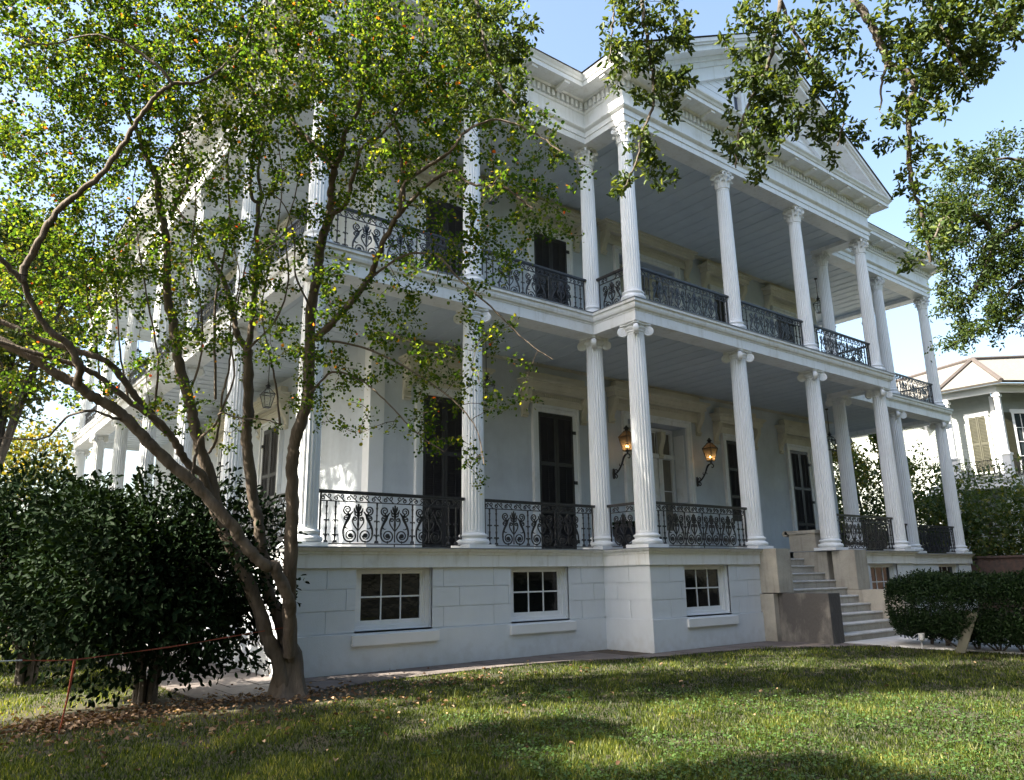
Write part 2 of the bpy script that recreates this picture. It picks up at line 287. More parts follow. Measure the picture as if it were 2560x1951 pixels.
CRAPE=[(0.095, 0.075, [(-0.91, -2.03, 0.05), (-1.01, -2.15, 0.71), (-1.11, -2.27, 1.33), (-1.21, -2.48, 2.26), (-1.28, -2.58, 2.73), (-1.33, -2.67, 3.19), (-1.32, -2.79, 3.53), (-1.28, -2.95, 3.95), (-1.31, -3.04, 4.32)]), (0.075, 0.045, [(-1.31, -3.04, 4.32), (-1.41, -3.25, 5.16), (-1.41, -3.41, 5.56), (-1.44, -3.52, 5.89), (-1.44, -3.64, 6.14), (-1.42, -3.75, 6.34), (-1.44, -3.82, 6.51), (-1.47, -3.88, 6.68), (-1.49, -3.97, 6.92)]), (0.045, 0.012, [(-1.49, -3.97, 6.92), (-1.73, -3.75, 7.32), (-1.87, -3.57, 7.58), (-2.02, -3.46, 8.08), (-2.18, -3.41, 8.81), (-2.31, -3.35, 9.44), (-2.44, -3.29, 10.09)]), (0.045, 0.012, [(-1.49, -3.97, 6.92), (-1.45, -4.13, 7.1), (-1.48, -4.24, 7.27), (-1.43, -4.41, 7.46), (-1.42, -4.57, 7.7), (-1.45, -4.75, 8.13), (-1.59, -4.87, 8.65), (-1.62, -5.07, 9.11)]), (0.035, 0.01, [(-1.45, -3.81, 6.3), (-1.34, -4.06, 6.4), (-1.36, -4.24, 6.62), (-1.37, -4.39, 6.72), (-1.39, -4.58, 6.96), (-1.23, -4.88, 7.09), (-1.13, -5.19, 7.43), (-1.08, -5.49, 7.85), (-1.16, -5.7, 8.31)]), (0.05, 0.012, [(-1.35, -3.26, 4.72), (-1.16, -3.63, 5.01), (-0.97, -4.04, 5.42), (-0.97, -4.23, 5.6), (-0.97, -4.42, 5.79), (-0.95, -4.62, 5.98), (-0.95, -4.78, 6.07), (-0.89, -5.0, 6.18), (-0.84, -5.2, 6.29), (-0.72, -5.46, 6.4), (-0.66, -5.63, 6.38), (-0.52, -5.81, 6.18), (-0.27, -6.11, 6.08), (-0.03, -6.34, 5.79)]), (0.028, 0.008, [(-0.99, -4.86, 6.02), (-1.04, -5.11, 6.34), (-0.81, -5.54, 6.55), (-0.79, -5.76, 6.57), (-0.75, -6.01, 6.7), (-0.56, -6.36, 6.75), (-0.3, -6.69, 6.52), (-0.1, -6.94, 6.22)]), (0.025, 0.008, [(-0.96, -4.94, 6.18), (-1.06, -5.02, 6.81), (-1.14, -5.02, 7.13), (-1.21, -4.98, 7.28), (-1.14, -5.04, 7.43), (-0.99, -5.14, 7.51), (-0.78, -5.38, 7.87), (-0.67, -5.58, 8.34)]), (0.02, 0.006, [(-0.97, -4.04, 5.42), (-0.73, -4.56, 5.64), (-0.5, -4.97, 5.55), (-0.32, -5.26, 5.17), (-0.03, -5.61, 4.71), (0.17, -5.9, 4.31), (0.34, -6.2, 4.02)]), (0.018, 0.006, [(-1.3, -3.08, 4.01), (-1.16, -3.45, 4.25), (-0.91, -3.78, 4.11), (-0.69, -4.05, 3.82), (-0.38, -4.34, 3.38), (-0.14, -4.63, 3.1)]), (0.018, 0.006, [(-1.35, -3.26, 4.72), (-1.08, -3.74, 4.59), (-0.79, -4.2, 4.36), (-0.51, -4.63, 4.04), (-0.27, -5.01, 3.69), (-0.13, -5.31, 3.3), (-0.13, -5.47, 2.85)]), (0.085, 0.068, [(-0.9, -1.9, 0.04), (-1.06, -1.98, 0.76), (-1.18, -1.99, 1.17), (-1.27, -1.96, 1.37), (-1.35, -1.96, 1.64), (-1.46, -2.0, 2.11), (-1.52, -2.02, 2.4), (-1.61, -2.01, 2.69), (-1.73, -2.08, 3.27), (-1.79, -2.1, 3.57), (-1.81, -2.16, 3.86), (-1.86, -2.23, 4.3), (-1.91, -2.3, 4.72)]), (0.05, 0.02, [(-1.91, -2.3, 4.72), (-2.03, -2.19, 4.91), (-2.08, -2.14, 5.16), (-2.15, -2.1, 5.46), (-2.22, -2.05, 5.73), (-2.4, -1.93, 6.08), (-2.56, -1.82, 6.39), (-2.71, -1.7, 6.65), (-2.87, -1.58, 6.91)]), (0.048, 0.028, [(-1.91, -2.3, 4.72), (-1.92, -2.4, 5.05), (-1.94, -2.5, 5.44), (-1.97, -2.56, 5.7), (-1.98, -2.63, 5.96), (-2.03, -2.69, 6.29), (-2.07, -2.79, 6.7)]), (0.03, 0.008, [(-2.07, -2.79, 6.7), (-2.19, -2.79, 6.84), (-2.24, -2.91, 7.23), (-2.27, -3.03, 7.53), (-2.31, -3.11, 7.76), (-2.31, -3.22, 7.97), (-2.47, -3.23, 8.28), (-2.6, -3.33, 8.79), (-2.73, -3.43, 9.3), (-2.84, -3.52, 9.7)]), (0.028, 0.008, [(-2.07, -2.79, 6.7), (-2.03, -2.79, 6.87), (-2.1, -2.76, 7.25), (-2.07, -2.84, 7.69), (-1.98, -2.98, 8.18), (-1.98, -3.06, 8.72), (-1.96, -3.21, 9.44)]), (0.02, 0.007, [(-2.12, -1.68, 4.09), (-2.31, -1.96, 5.38), (-2.31, -2.19, 6.02), (-2.33, -2.39, 6.61), (-2.41, -2.48, 7.0), (-2.47, -2.58, 7.4), (-2.45, -2.72, 7.71), (-2.42, -2.85, 7.95), (-2.56, -2.95, 8.53), (-2.79, -2.99, 9.17)]), (0.022, 0.007, [(-2.09, -1.47, 3.34), (-2.03, -1.57, 3.57), (-2.04, -1.73, 4.15), (-2.02, -1.84, 4.47), (-2.03, -1.93, 4.87), (-2.03, -2.17, 5.67), (-1.99, -2.35, 6.2), (-1.92, -2.58, 6.78), (-1.8, -2.81, 7.29), (-1.55, -3.05, 7.46)]), (0.105, 0.06, [(-1.01, -2.08, 0.07), (-1.16, -2.12, 0.49), (-1.31, -2.12, 0.78), (-1.42, -2.14, 1.07), (-1.63, -2.13, 1.51), (-1.88, -2.1, 2.0), (-2.09, -2.09, 2.42), (-2.25, -2.14, 2.93), (-2.4, -2.16, 3.27), (-2.54, -2.19, 3.69), (-2.64, -2.22, 3.95), (-2.76, -2.25, 4.28), (-2.87, -2.3, 4.65), (-2.96, -2.35, 4.98)]), (0.06, 0.028, [(-2.96, -2.35, 4.98), (-3.06, -2.39, 5.28), (-3.09, -2.46, 5.5), (-3.18, -2.58, 6.01), (-3.31, -2.62, 6.39), (-3.37, -2.7, 6.68), (-3.44, -2.71, 6.81), (-3.58, -2.7, 7.04), (-3.67, -2.73, 7.25), (-3.74, -2.73, 7.35)]), (0.025, 0.008, [(-3.74, -2.73, 7.35), (-3.94, -2.79, 7.72), (-3.99, -3.0, 8.22), (-4.16, -3.14, 8.77), (-4.26, -3.25, 9.05)]), (0.03, 0.008, [(-3.19, -2.8, 6.18), (-3.15, -2.86, 6.42), (-3.07, -2.94, 6.58), (-3.05, -2.99, 6.81), (-3.12, -2.95, 7.0), (-3.2, -2.92, 7.24), (-3.25, -2.91, 7.44), (-3.33, -2.92, 7.81), (-3.39, -2.88, 7.96), (-3.42, -2.98, 8.5), (-3.36, -3.16, 9.04)]), (0.06, 0.03, [(-2.09, -2.1, 2.41), (-2.36, -2.21, 2.91), (-2.59, -2.25, 3.08), (-2.78, -2.34, 3.32), (-3.01, -2.39, 3.53), (-3.26, -2.44, 3.77), (-3.45, -2.51, 3.96), (-3.71, -2.55, 4.2), (-4.03, -2.5, 4.29), (-4.41, -2.4, 4.4), (-4.82, -2.3, 4.58), (-5.07, -2.3, 4.68)]), (0.045, 0.02, [(-2.78, -2.36, 3.32), (-3.03, -2.46, 3.54), (-3.36, -2.49, 3.73), (-3.76, -2.5, 4.01), (-3.96, -2.59, 4.07), (-4.21, -2.63, 4.12), (-4.42, -2.7, 4.13), (-4.81, -2.65, 4.22), (-5.11, -2.65, 4.24)]), (0.082, 0.07, [(-1.05, -2.21, 0.57), (-1.14, -2.39, 1.11), (-1.2, -2.48, 1.31), (-1.34, -2.52, 1.54), (-1.46, -2.56, 1.74), (-1.57, -2.56, 1.75), (-1.74, -2.56, 1.89), (-1.94, -2.54, 2.11), (-2.03, -2.58, 2.23), (-2.34, -2.53, 2.58), (-2.58, -2.49, 2.81)]), (0.075, 0.05, [(-2.58, -2.49, 2.81), (-2.87, -2.47, 3.03), (-3.11, -2.5, 3.24), (-3.36, -2.52, 3.47), (-3.59, -2.54, 3.65), (-3.8, -2.54, 3.74), (-3.99, -2.57, 3.85), (-4.19, -2.58, 3.94), (-4.45, -2.58, 4.1), (-4.8, -2.5, 4.28), (-5.07, -2.45, 4.35)]), (0.05, 0.03, [(-4.01, -2.73, 3.82), (-4.03, -2.89, 3.98), (-4.17, -2.99, 4.21), (-4.37, -3.0, 4.34), (-4.55, -3.05, 4.54), (-4.71, -3.15, 4.81)]), (0.035, 0.02, [(-4.71, -3.15, 4.81), (-4.95, -3.27, 4.98), (-5.19, -3.38, 5.09)]), (0.045, 0.02, [(-4.71, -3.15, 4.81), (-4.71, -3.19, 4.95), (-4.62, -3.35, 5.25), (-4.54, -3.49, 5.5), (-4.37, -3.7, 5.75), (-4.17, -3.92, 5.97), (-4.05, -4.11, 6.26), (-3.93, -4.3, 6.56), (-3.8, -4.48, 6.81), (-3.69, -4.59, 6.91)]), (0.02, 0.007, [(-3.69, -4.59, 6.91), (-3.42, -4.65, 7.02), (-3.2, -4.71, 7.3), (-3.01, -4.77, 7.65), (-2.92, -4.8, 8.15)]), (0.02, 0.007, [(-3.69, -4.59, 6.91), (-3.85, -4.6, 7.04), (-4.13, -4.52, 7.22), (-4.31, -4.47, 7.26), (-4.53, -4.4, 7.26), (-4.87, -4.17, 7.12), (-5.14, -4.06, 7.17)]), (0.022, 0.007, [(-3.44, -2.43, 3.54), (-3.53, -2.58, 3.5), (-3.83, -2.57, 3.56), (-4.07, -2.57, 3.44), (-4.25, -2.57, 3.19), (-4.67, -2.45, 3.17), (-4.88, -2.48, 3.12)]), (0.022, 0.008, [(-2.58, -2.49, 2.81), (-2.57, -2.54, 3.08), (-2.55, -2.61, 3.33), (-2.4, -2.74, 3.53), (-2.36, -2.78, 3.67), (-2.15, -2.89, 3.61), (-1.89, -3.05, 3.59), (-1.71, -3.14, 3.53)]), (0.016, 0.005, [(-1.64, -2.94, 3.57), (-1.79, -3.11, 4.07), (-1.98, -3.24, 4.55), (-2.14, -3.4, 5.02), (-2.14, -3.76, 5.78), (-2.21, -4.05, 6.47), (-2.38, -4.21, 7.0)]), (0.016, 0.005, [(-2.65, -2.26, 3.93), (-2.62, -2.58, 4.39), (-2.72, -2.84, 4.96), (-2.95, -3.02, 5.61), (-3.04, -3.33, 6.35), (-3.24, -3.53, 6.97)]), (0.016, 0.005, [(-2.97, -1.94, 3.68), (-3.06, -2.24, 4.4), (-3.28, -2.44, 5.07), (-3.52, -2.64, 5.82), (-3.68, -2.84, 6.36), (-3.69, -3.12, 6.79)]), (0.016, 0.005, [(-2.28, -2.49, 3.73), (-2.25, -2.84, 4.17), (-2.42, -3.08, 4.73), (-2.45, -3.43, 5.27), (-2.64, -3.61, 5.7)]), (0.016, 0.005, [(-3.59, -1.58, 4.13), (-3.73, -1.82, 4.6), (-3.97, -2.07, 5.36), (-3.98, -2.45, 5.99), (-4.17, -2.67, 6.55)]), (0.016, 0.005, [(-2.1, -2.88, 4.55), (-1.91, -3.3, 4.88), (-1.89, -3.61, 5.34), (-2.03, -3.81, 5.84), (-2.05, -4.11, 6.33), (-2.07, -4.38, 6.75)]), (0.016, 0.005, [(-3.27, -1.77, 3.92), (-3.47, -1.99, 4.5), (-3.63, -2.26, 5.15), (-3.84, -2.5, 5.79), (-4.0, -2.73, 6.31)]), (0.016, 0.005, [(-1.52, -3.5, 5.06), (-1.79, -3.6, 5.43), (-1.92, -3.81, 5.82), (-2.18, -3.94, 6.25), (-2.84, -3.72, 6.58)])]
CRAPE_B=[(-4.24, -1.92, 5.35, 0.77, 1.55, 0.46, 7), (-3.59, -2.51, 5.63, 0.62, 1.55, 0.46, 7), (-3.93, -1.92, 4.6, 0.77, 1.55, 0.31, 4), (-4.65, -2.53, 8.38, 1.18, 1.55, 0.77, 38.9), (-3.56, -3.37, 8.31, 1.03, 1.55, 0.72, 32.9), (-2.63, -4.1, 8.34, 0.92, 1.55, 0.67, 29.9), (-1.78, -4.77, 8.33, 0.87, 1.55, 0.67, 26.9), (-0.97, -5.3, 8.01, 0.77, 1.55, 0.67, 20.9), (-0.35, -5.84, 8.15, 0.62, 1.55, 0.72, 16.4), (-4.73, -2.1, 7.19, 0.82, 1.55, 0.62, 17.0), (-4.63, -1.95, 6.45, 0.77, 1.55, 0.46, 7.9), (-3.88, -2.76, 7.18, 0.87, 1.55, 0.62, 16.0), (-3.0, -3.46, 7.21, 0.77, 1.55, 0.67, 14.8), (-2.21, -4.11, 7.29, 0.77, 1.55, 0.62, 14.8), (-1.34, -4.74, 7.13, 0.67, 1.55, 0.62, 11.4), (-0.59, -5.37, 7.26, 0.67, 1.55, 0.56, 10.4), (0.23, -5.81, 6.6, 0.56, 1.55, 0.56, 6.0), (0.04, -5.46, 5.96, 0.62, 1.55, 0.36, 3.0), (0.7, -6.02, 6.09, 0.56, 1.55, 0.31, 1.8), (-4.31, -2.02, 5.85, 0.87, 1.55, 0.46, 6.5), (-3.55, -2.73, 6.23, 0.67, 1.55, 0.56, 6.5), (-2.7, -3.39, 6.21, 0.67, 1.55, 0.56, 6.5), (-1.92, -4.06, 6.39, 0.62, 1.55, 0.56, 4.8), (-1.0, -4.71, 6.18, 0.67, 1.55, 0.51, 4.8), (-0.37, -5.14, 5.96, 0.51, 1.55, 0.46, 4.2), (0.14, -5.48, 5.76, 0.46, 1.55, 0.36, 1.8), (-3.91, -2.17, 5.34, 0.67, 1.55, 0.46, 4.3), (-3.09, -2.78, 5.22, 0.72, 1.55, 0.46, 5.0), (-2.42, -3.33, 5.31, 0.56, 1.55, 0.46, 5.0), (-1.78, -3.84, 5.35, 0.62, 1.55, 0.41, 3.6), (-1.16, -4.21, 4.99, 0.62, 1.55, 0.41, 3.6), (-0.62, -4.69, 5.13, 0.46, 1.55, 0.41, 2.4), (-0.03, -5.1, 4.96, 0.41, 1.55, 0.31, 1.2), (-4.48, -1.63, 5.05, 0.56, 1.55, 0.41, 2.9), (-2.64, -2.93, 4.57, 0.67, 1.55, 0.46, 3.6), (-1.89, -3.46, 4.41, 0.56, 1.55, 0.41, 3.0), (-1.24, -3.97, 4.39, 0.56, 1.55, 0.36, 3.0), (-0.66, -4.39, 4.28, 0.46, 1.55, 0.36, 2.4), (-0.22, -4.64, 3.98, 0.46, 1.55, 0.41, 2.4), (0.19, -5.13, 4.51, 0.41, 1.55, 0.31, 1.2), (-2.97, -2.5, 4.03, 0.62, 1.55, 0.31, 2.2), (-3.63, -1.93, 3.85, 0.62, 1.55, 0.26, 1.4), (-4.15, -1.52, 3.86, 0.62, 1.55, 0.31, 1.1), (-1.56, -3.53, 3.8, 0.56, 1.55, 0.31, 1.8), (-0.17, -4.49, 3.38, 0.46, 1.55, 0.31, 1.5), (0.32, -5.03, 3.86, 0.36, 1.55, 0.31, 1.0), (-0.94, -3.88, 3.34, 0.41, 1.55, 0.31, 0.6), (-2.17, -2.97, 3.52, 0.46, 1.55, 0.26, 0.7), (-2.68, -2.54, 3.43, 0.31, 1.55, 0.26, 0.7), (0.21, -4.65, 2.92, 0.31, 1.55, 0.26, 0.7), (0.71, -5.28, 3.71, 0.21, 1.55, 0.21, 0.5)]
OAK=[(0.036, 0.012, [(0.09, -10.26, 6.27), (0.15, -10.26, 6.07), (0.24, -10.3, 5.91), (0.32, -10.33, 5.73), (0.38, -10.34, 5.56), (0.4, -10.35, 5.51), (0.48, -10.42, 5.47), (0.54, -10.45, 5.37), (0.54, -10.44, 5.27), (0.51, -10.39, 5.17), (0.53, -10.38, 5.04), (0.54, -10.35, 4.85), (0.56, -10.31, 4.59), (0.6, -10.31, 4.46), (0.66, -10.32, 4.29), (0.7, -10.31, 4.09), (0.73, -10.29, 3.9)]), (0.014, 0.006, [(0.25, -10.39, 5.44), (0.24, -10.34, 5.3), (0.25, -10.28, 5.09)]), (0.02, 0.006, [(-1.11, -9.11, 6.45), (-1.08, -9.1, 6.23), (-1.05, -9.08, 5.93), (-1.01, -9.08, 5.72), (-0.96, -9.03, 5.34), (-1.02, -8.96, 5.1), (-1.05, -8.89, 4.85), (-1.12, -8.8, 4.62)]), (0.012, 0.004, [(-1.27, -8.99, 6.45), (-1.29, -8.96, 6.14), (-1.32, -8.95, 5.87), (-1.35, -8.93, 5.63)]), (0.022, 0.006, [(-0.16, -9.85, 6.43), (-0.18, -9.81, 6.21), (-0.2, -9.71, 5.81), (-0.28, -9.6, 5.49), (-0.37, -9.5, 5.24), (-0.41, -9.43, 5.0), (-0.42, -9.39, 4.76)]), (0.016, 0.005, [(-0.15, -9.8, 6.23), (-0.11, -9.86, 5.9), (0.01, -9.97, 5.53), (0.11, -10.07, 5.19), (0.04, -10.03, 4.82)]), (0.02, 0.006, [(0.55, -10.62, 6.26), (0.48, -10.69, 5.83), (0.44, -10.79, 5.42), (0.36, -10.88, 5.05)]), (0.02, 0.006, [(0.94, -10.92, 6.25), (0.91, -10.97, 5.9), (0.92, -11.06, 5.62), (0.97, -11.2, 5.41)]), (0.025, 0.006, [(-1.7, -7.5, 7.39), (-1.67, -7.52, 7.03), (-1.59, -7.54, 6.59), (-1.49, -7.59, 6.17), (-1.35, -7.71, 5.9)]), (0.09, 0.06, [(-1.7, -7.5, 7.39), (-1.14, -8.18, 7.52), (-0.58, -8.66, 7.06), (-0.18, -9.2, 7.2), (0.26, -9.62, 6.82), (0.6, -10.04, 6.7), (0.97, -10.48, 6.58), (1.23, -10.84, 6.47), (1.7, -11.45, 6.64), (2.27, -12.14, 6.82)])]
OAK_B=[(-1.21, -9.04, 6.05, 0.24, 0.3, 0.24, 7.2), (-0.92, -9.25, 5.98, 0.27, 0.3, 0.27, 6.3), (-1.19, -8.95, 5.7, 0.24, 0.3, 0.21, 7.2), (-0.94, -9.11, 5.6, 0.33, 0.3, 0.27, 9.9), (-0.78, -9.17, 5.4, 0.15, 0.3, 0.15, 3.6), (-0.98, -8.88, 4.96, 0.18, 0.3, 0.21, 4.5), (-0.8, -8.96, 4.76, 0.12, 0.3, 0.12, 1.8), (-1.02, -8.76, 4.67, 0.12, 0.3, 0.09, 1.8), (-0.5, -9.68, 5.9, 0.26, 0.4, 0.23, 6.4), (-0.27, -9.81, 5.71, 0.35, 0.4, 0.26, 9.600000000000001), (-0.02, -10.03, 5.8, 0.29, 0.4, 0.23, 6.4), (0.15, -10.12, 5.67, 0.15, 0.4, 0.15, 2.4000000000000004), (-0.34, -9.63, 5.33, 0.29, 0.4, 0.26, 9.600000000000001), (-0.08, -9.82, 5.26, 0.35, 0.4, 0.26, 10.4), (0.12, -10.0, 5.35, 0.23, 0.4, 0.21, 4.800000000000001), (-0.43, -9.47, 5.02, 0.23, 0.4, 0.18, 4.800000000000001), (-0.3, -9.51, 4.82, 0.15, 0.4, 0.15, 3.2), (0.19, -9.94, 5.0, 0.18, 0.4, 0.13, 4.0), (-0.15, -9.69, 5.04, 0.18, 0.4, 0.12, 3.2), (0.28, -10.65, 5.76, 0.25, 0.5, 0.14, 6.3), (0.39, -10.7, 5.67, 0.33, 0.5, 0.22, 11.700000000000001), (0.59, -10.8, 5.48, 0.31, 0.5, 0.22, 10.8), (0.36, -10.59, 5.4, 0.25, 0.5, 0.2, 8.1), (0.73, -10.87, 5.36, 0.22, 0.5, 0.14, 5.4), (0.46, -10.6, 5.14, 0.17, 0.5, 0.1, 3.6), (0.5, -10.66, 5.24, 0.22, 0.5, 0.14, 4.5), (0.8, -11.04, 5.75, 0.25, 0.5, 0.17, 7.2), (0.93, -11.12, 5.66, 0.14, 0.5, 0.17, 4.5), (0.3, -10.4, 4.92, 0.11, 0.5, 0.11, 2.7), (0.46, -10.49, 4.8, 0.13, 0.5, 0.1, 2.7), (0.48, -10.41, 4.53, 0.13, 0.5, 0.17, 3.6), (0.59, -10.4, 4.19, 0.11, 0.5, 0.14, 2.7), (0.6, -10.34, 3.98, 0.11, 0.5, 0.17, 2.7), (-0.24, -10.26, 5.83, 0.33, 0.5, 0.07, 4.0), (0.05, -10.49, 5.84, 0.17, 0.5, 0.04, 1.35), (-1.78, -7.42, 6.9, 0.45, 0.4, 0.21, 8.1), (-1.5, -7.54, 6.59, 0.38, 0.4, 0.31, 9.9), (-1.3, -7.73, 6.7, 0.21, 0.4, 0.28, 4.5), (-1.32, -7.56, 6.17, 0.21, 0.4, 0.21, 4.5), (-1.53, -7.38, 6.14, 0.28, 0.4, 0.17, 3.6)]
RTREE=[(0.06, 0.03, [(9.15, -9.3, 4.73), (8.69, -9.32, 5.96), (8.31, -9.21, 6.57), (7.87, -8.95, 6.83), (7.61, -8.67, 6.59), (7.48, -8.41, 6.1), (7.35, -8.16, 5.62)]), (0.05, 0.015, [(8.31, -9.21, 6.57), (7.98, -9.24, 7.5), (7.64, -9.07, 7.81), (7.34, -8.84, 7.81)]), (0.04, 0.012, [(7.61, -8.67, 6.59), (7.09, -8.57, 6.89), (6.57, -8.36, 6.82), (6.26, -8.21, 6.39)]), (0.04, 0.012, [(8.31, -9.21, 6.57), (7.94, -8.97, 6.03), (7.49, -8.75, 5.73), (7.22, -8.62, 5.32)]), (0.03, 0.01, [(8.69, -9.32, 5.96), (7.96, -8.94, 5.51), (7.42, -8.75, 5.2)])]
RTREE_B=[(7.52, -9.02, 7.93, 0.5, 1.0, 0.44, 8), (7.15, -8.67, 7.76, 0.44, 1.0, 0.38, 6), (6.95, -8.42, 7.45, 0.38, 1.0, 0.38, 5), (7.41, -8.74, 7.32, 0.57, 1.0, 0.44, 10), (7.8, -9.06, 7.38, 0.5, 1.0, 0.5, 10), (6.81, -8.16, 6.97, 0.38, 1.0, 0.38, 6), (7.18, -8.41, 6.84, 0.5, 1.0, 0.44, 10), (7.64, -8.73, 6.71, 0.57, 1.0, 0.5, 12), (8.02, -8.95, 6.46, 0.5, 1.0, 0.57, 10), (6.93, -8.1, 6.48, 0.38, 1.0, 0.38, 6), (7.36, -8.36, 6.23, 0.5, 1.0, 0.44, 10), (7.84, -8.66, 5.97, 0.5, 1.0, 0.44, 10), (7.16, -8.09, 5.86, 0.31, 1.0, 0.38, 5), (7.55, -8.32, 5.61, 0.44, 1.0, 0.38, 7), (8.02, -8.63, 5.42, 0.44, 1.0, 0.38, 8), (7.29, -8.02, 5.31, 0.31, 1.0, 0.31, 5), (7.28, -7.92, 5.01, 0.19, 1.0, 0.19, 2), (7.5, -8.16, 5.25, 0.25, 1.0, 0.25, 3), (6.72, -8.19, 7.28, 0.19, 1.0, 0.25, 2), (6.71, -7.97, 6.61, 0.19, 1.0, 0.19, 2)]
STK_TOP=[-3.755, -3.015, 0.774]; TAPE_L=[-4.746, -3.244, 0.853]
CR_DENS, CR_LEAF = 9.5, 27
# ================================================================ THE MANSION
A1, B1, P0x, P1x, P2x, P3x = 3.55, 7.14, 7.14, 10.96, 14.42, 18.23
R1x, R0x, PY = 22.0, 25.64, -1.35
YB = 24.0; Z1, ZB1, Z2, ZB2, ZTOP = 2.1, 7.10, 7.58, 12.18, 13.57
WX0, WX1, WY = 2.76, 22.85, 3.0
PATH = [(0, YB), (0, 0), (B1, 0), (P0x, PY), (P3x, PY), (P3x, 0), (R0x, 0), (R0x, 20)]
mansion = empty('mansion', (12.8, 0, 0), 0, 'white two-storey mansion with columned galleries, iron railings and a pedimented portico', 'house')
class Hs:  # parts of the mansion are modelled in world coordinates and parented with the offset taken out
    pass
def part(mb, name, m, parent=None, smooth=False):
    o = mb.build(name, m, None, smooth)
    attach(o, parent or mansion); return o
def world_loc(o):
    v = Vector((0, 0, 0))
    while o is not None: v = v+Vector(o.location) if o.rotation_euler.z == 0 else v+Vector(o.location); o = o.parent
    return v
def attach(o, parent):
    o.location = Vector(o.location)-world_loc(parent); o.parent = parent
# --- basement
BW = .226
holes_l = [(.9, 2.46, .69, 1.75), (4.3, 5.85, .69, 1.75)]
holes_p = [(8.0, 9.54, .69, 1.75)]
holes_r = [(18.62, 20.26, .69, 1.75), (23.22, 24.85, .69, 1.75)]
holes_s = [(y, y+1.4, .69, 1.75) for y in (2.2, 6.3, 10.3, 14.3, 18.3)]
walls = [  # u0,u1,holes,fn
    (0-BW, B1-BW, holes_l, lambda u, z, d: (u, -BW+d, z)),
    (PY-BW, -BW, [], lambda u, z, d: (B1-BW+d, u, z)),
    (B1-BW, 10.74, holes_p, lambda u, z, d: (u, PY-BW+d, z)),
    (14.83, P3x+BW, [(15.92, 17.48, .69, 1.75)], lambda u, z, d: (u, PY-BW+d, z)),
    (PY-BW, -BW, [], lambda u, z, d: (P3x+BW-d, u, z)),
    (P3x+BW, R0x+BW, holes_r, lambda u, z, d: (u, -BW+d, z)),
    (-BW, YB, holes_s, lambda u, z, d: (-BW+d, u, z)),
    (-BW, 20, [], lambda u, z, d: (R0x+BW-d, u, z))]
for wi, (u0, u1, hs, fn) in enumerate(walls):
    bw = MB(); bl_ = MB()
    holewall(bw, u0, u1, 0, 1.76, hs, fn, .24)
    # plinth course, proud of the wall, stopping at the sills
    e0, e1 = u0, u1
    def bx(mb, a, b, z0, z1, pr, back=-.03):
        p = [fn(a, z0, -pr), fn(b, z0, -pr), fn(b, z0, -back), fn(a, z0, -back)]
        mb.add([*p, *[(q[0], q[1], z1) for q in p]], [(0, 3, 2, 1), (4, 5, 6, 7), (0, 1, 5, 4), (1, 2, 6, 5), (2, 3, 7, 6), (3, 0, 4, 7)])
    bx(bw, u0-(.05 if wi in (0, 6, 2, 3) else 0), u1+(.05 if wi in (5, 7, 3) else 0), 0, .655, .055)
    pz = [.675, 1.04, 1.395, 1.747]; g = .006
    for k in range(3):
        cuts = [u0-.012 if wi in (0, 2, 3, 6) else u0+.002]; t = u0+(.36+BW if k != 1 else .95)
        while t < u1-.25: cuts.append(t); t += 1.17
        cuts.append(u1)
        for a, b in zip(cuts[:-1], cuts[1:]):
            iv = [(a+g, b-g)]
            for h in hs:
                nv = []
                for p_, q_ in iv:
                    if q_ <= h[0] or p_ >= h[1]: nv.append((p_, q_))
                    else:
                        if p_ < h[0]: nv.append((p_, h[0]))
                        if q_ > h[1]: nv.append((h[1], q_))
                iv = nv
            for p_, q_ in iv:
                if q_-p_ > .03: bx(bl_, p_, q_, pz[k]+g, pz[k+1]-g, .014+.001*((k+wi) % 2))
    if bl_.v: bw.merge(bl_)
    part(bw, 'basement_wall', M['block'])
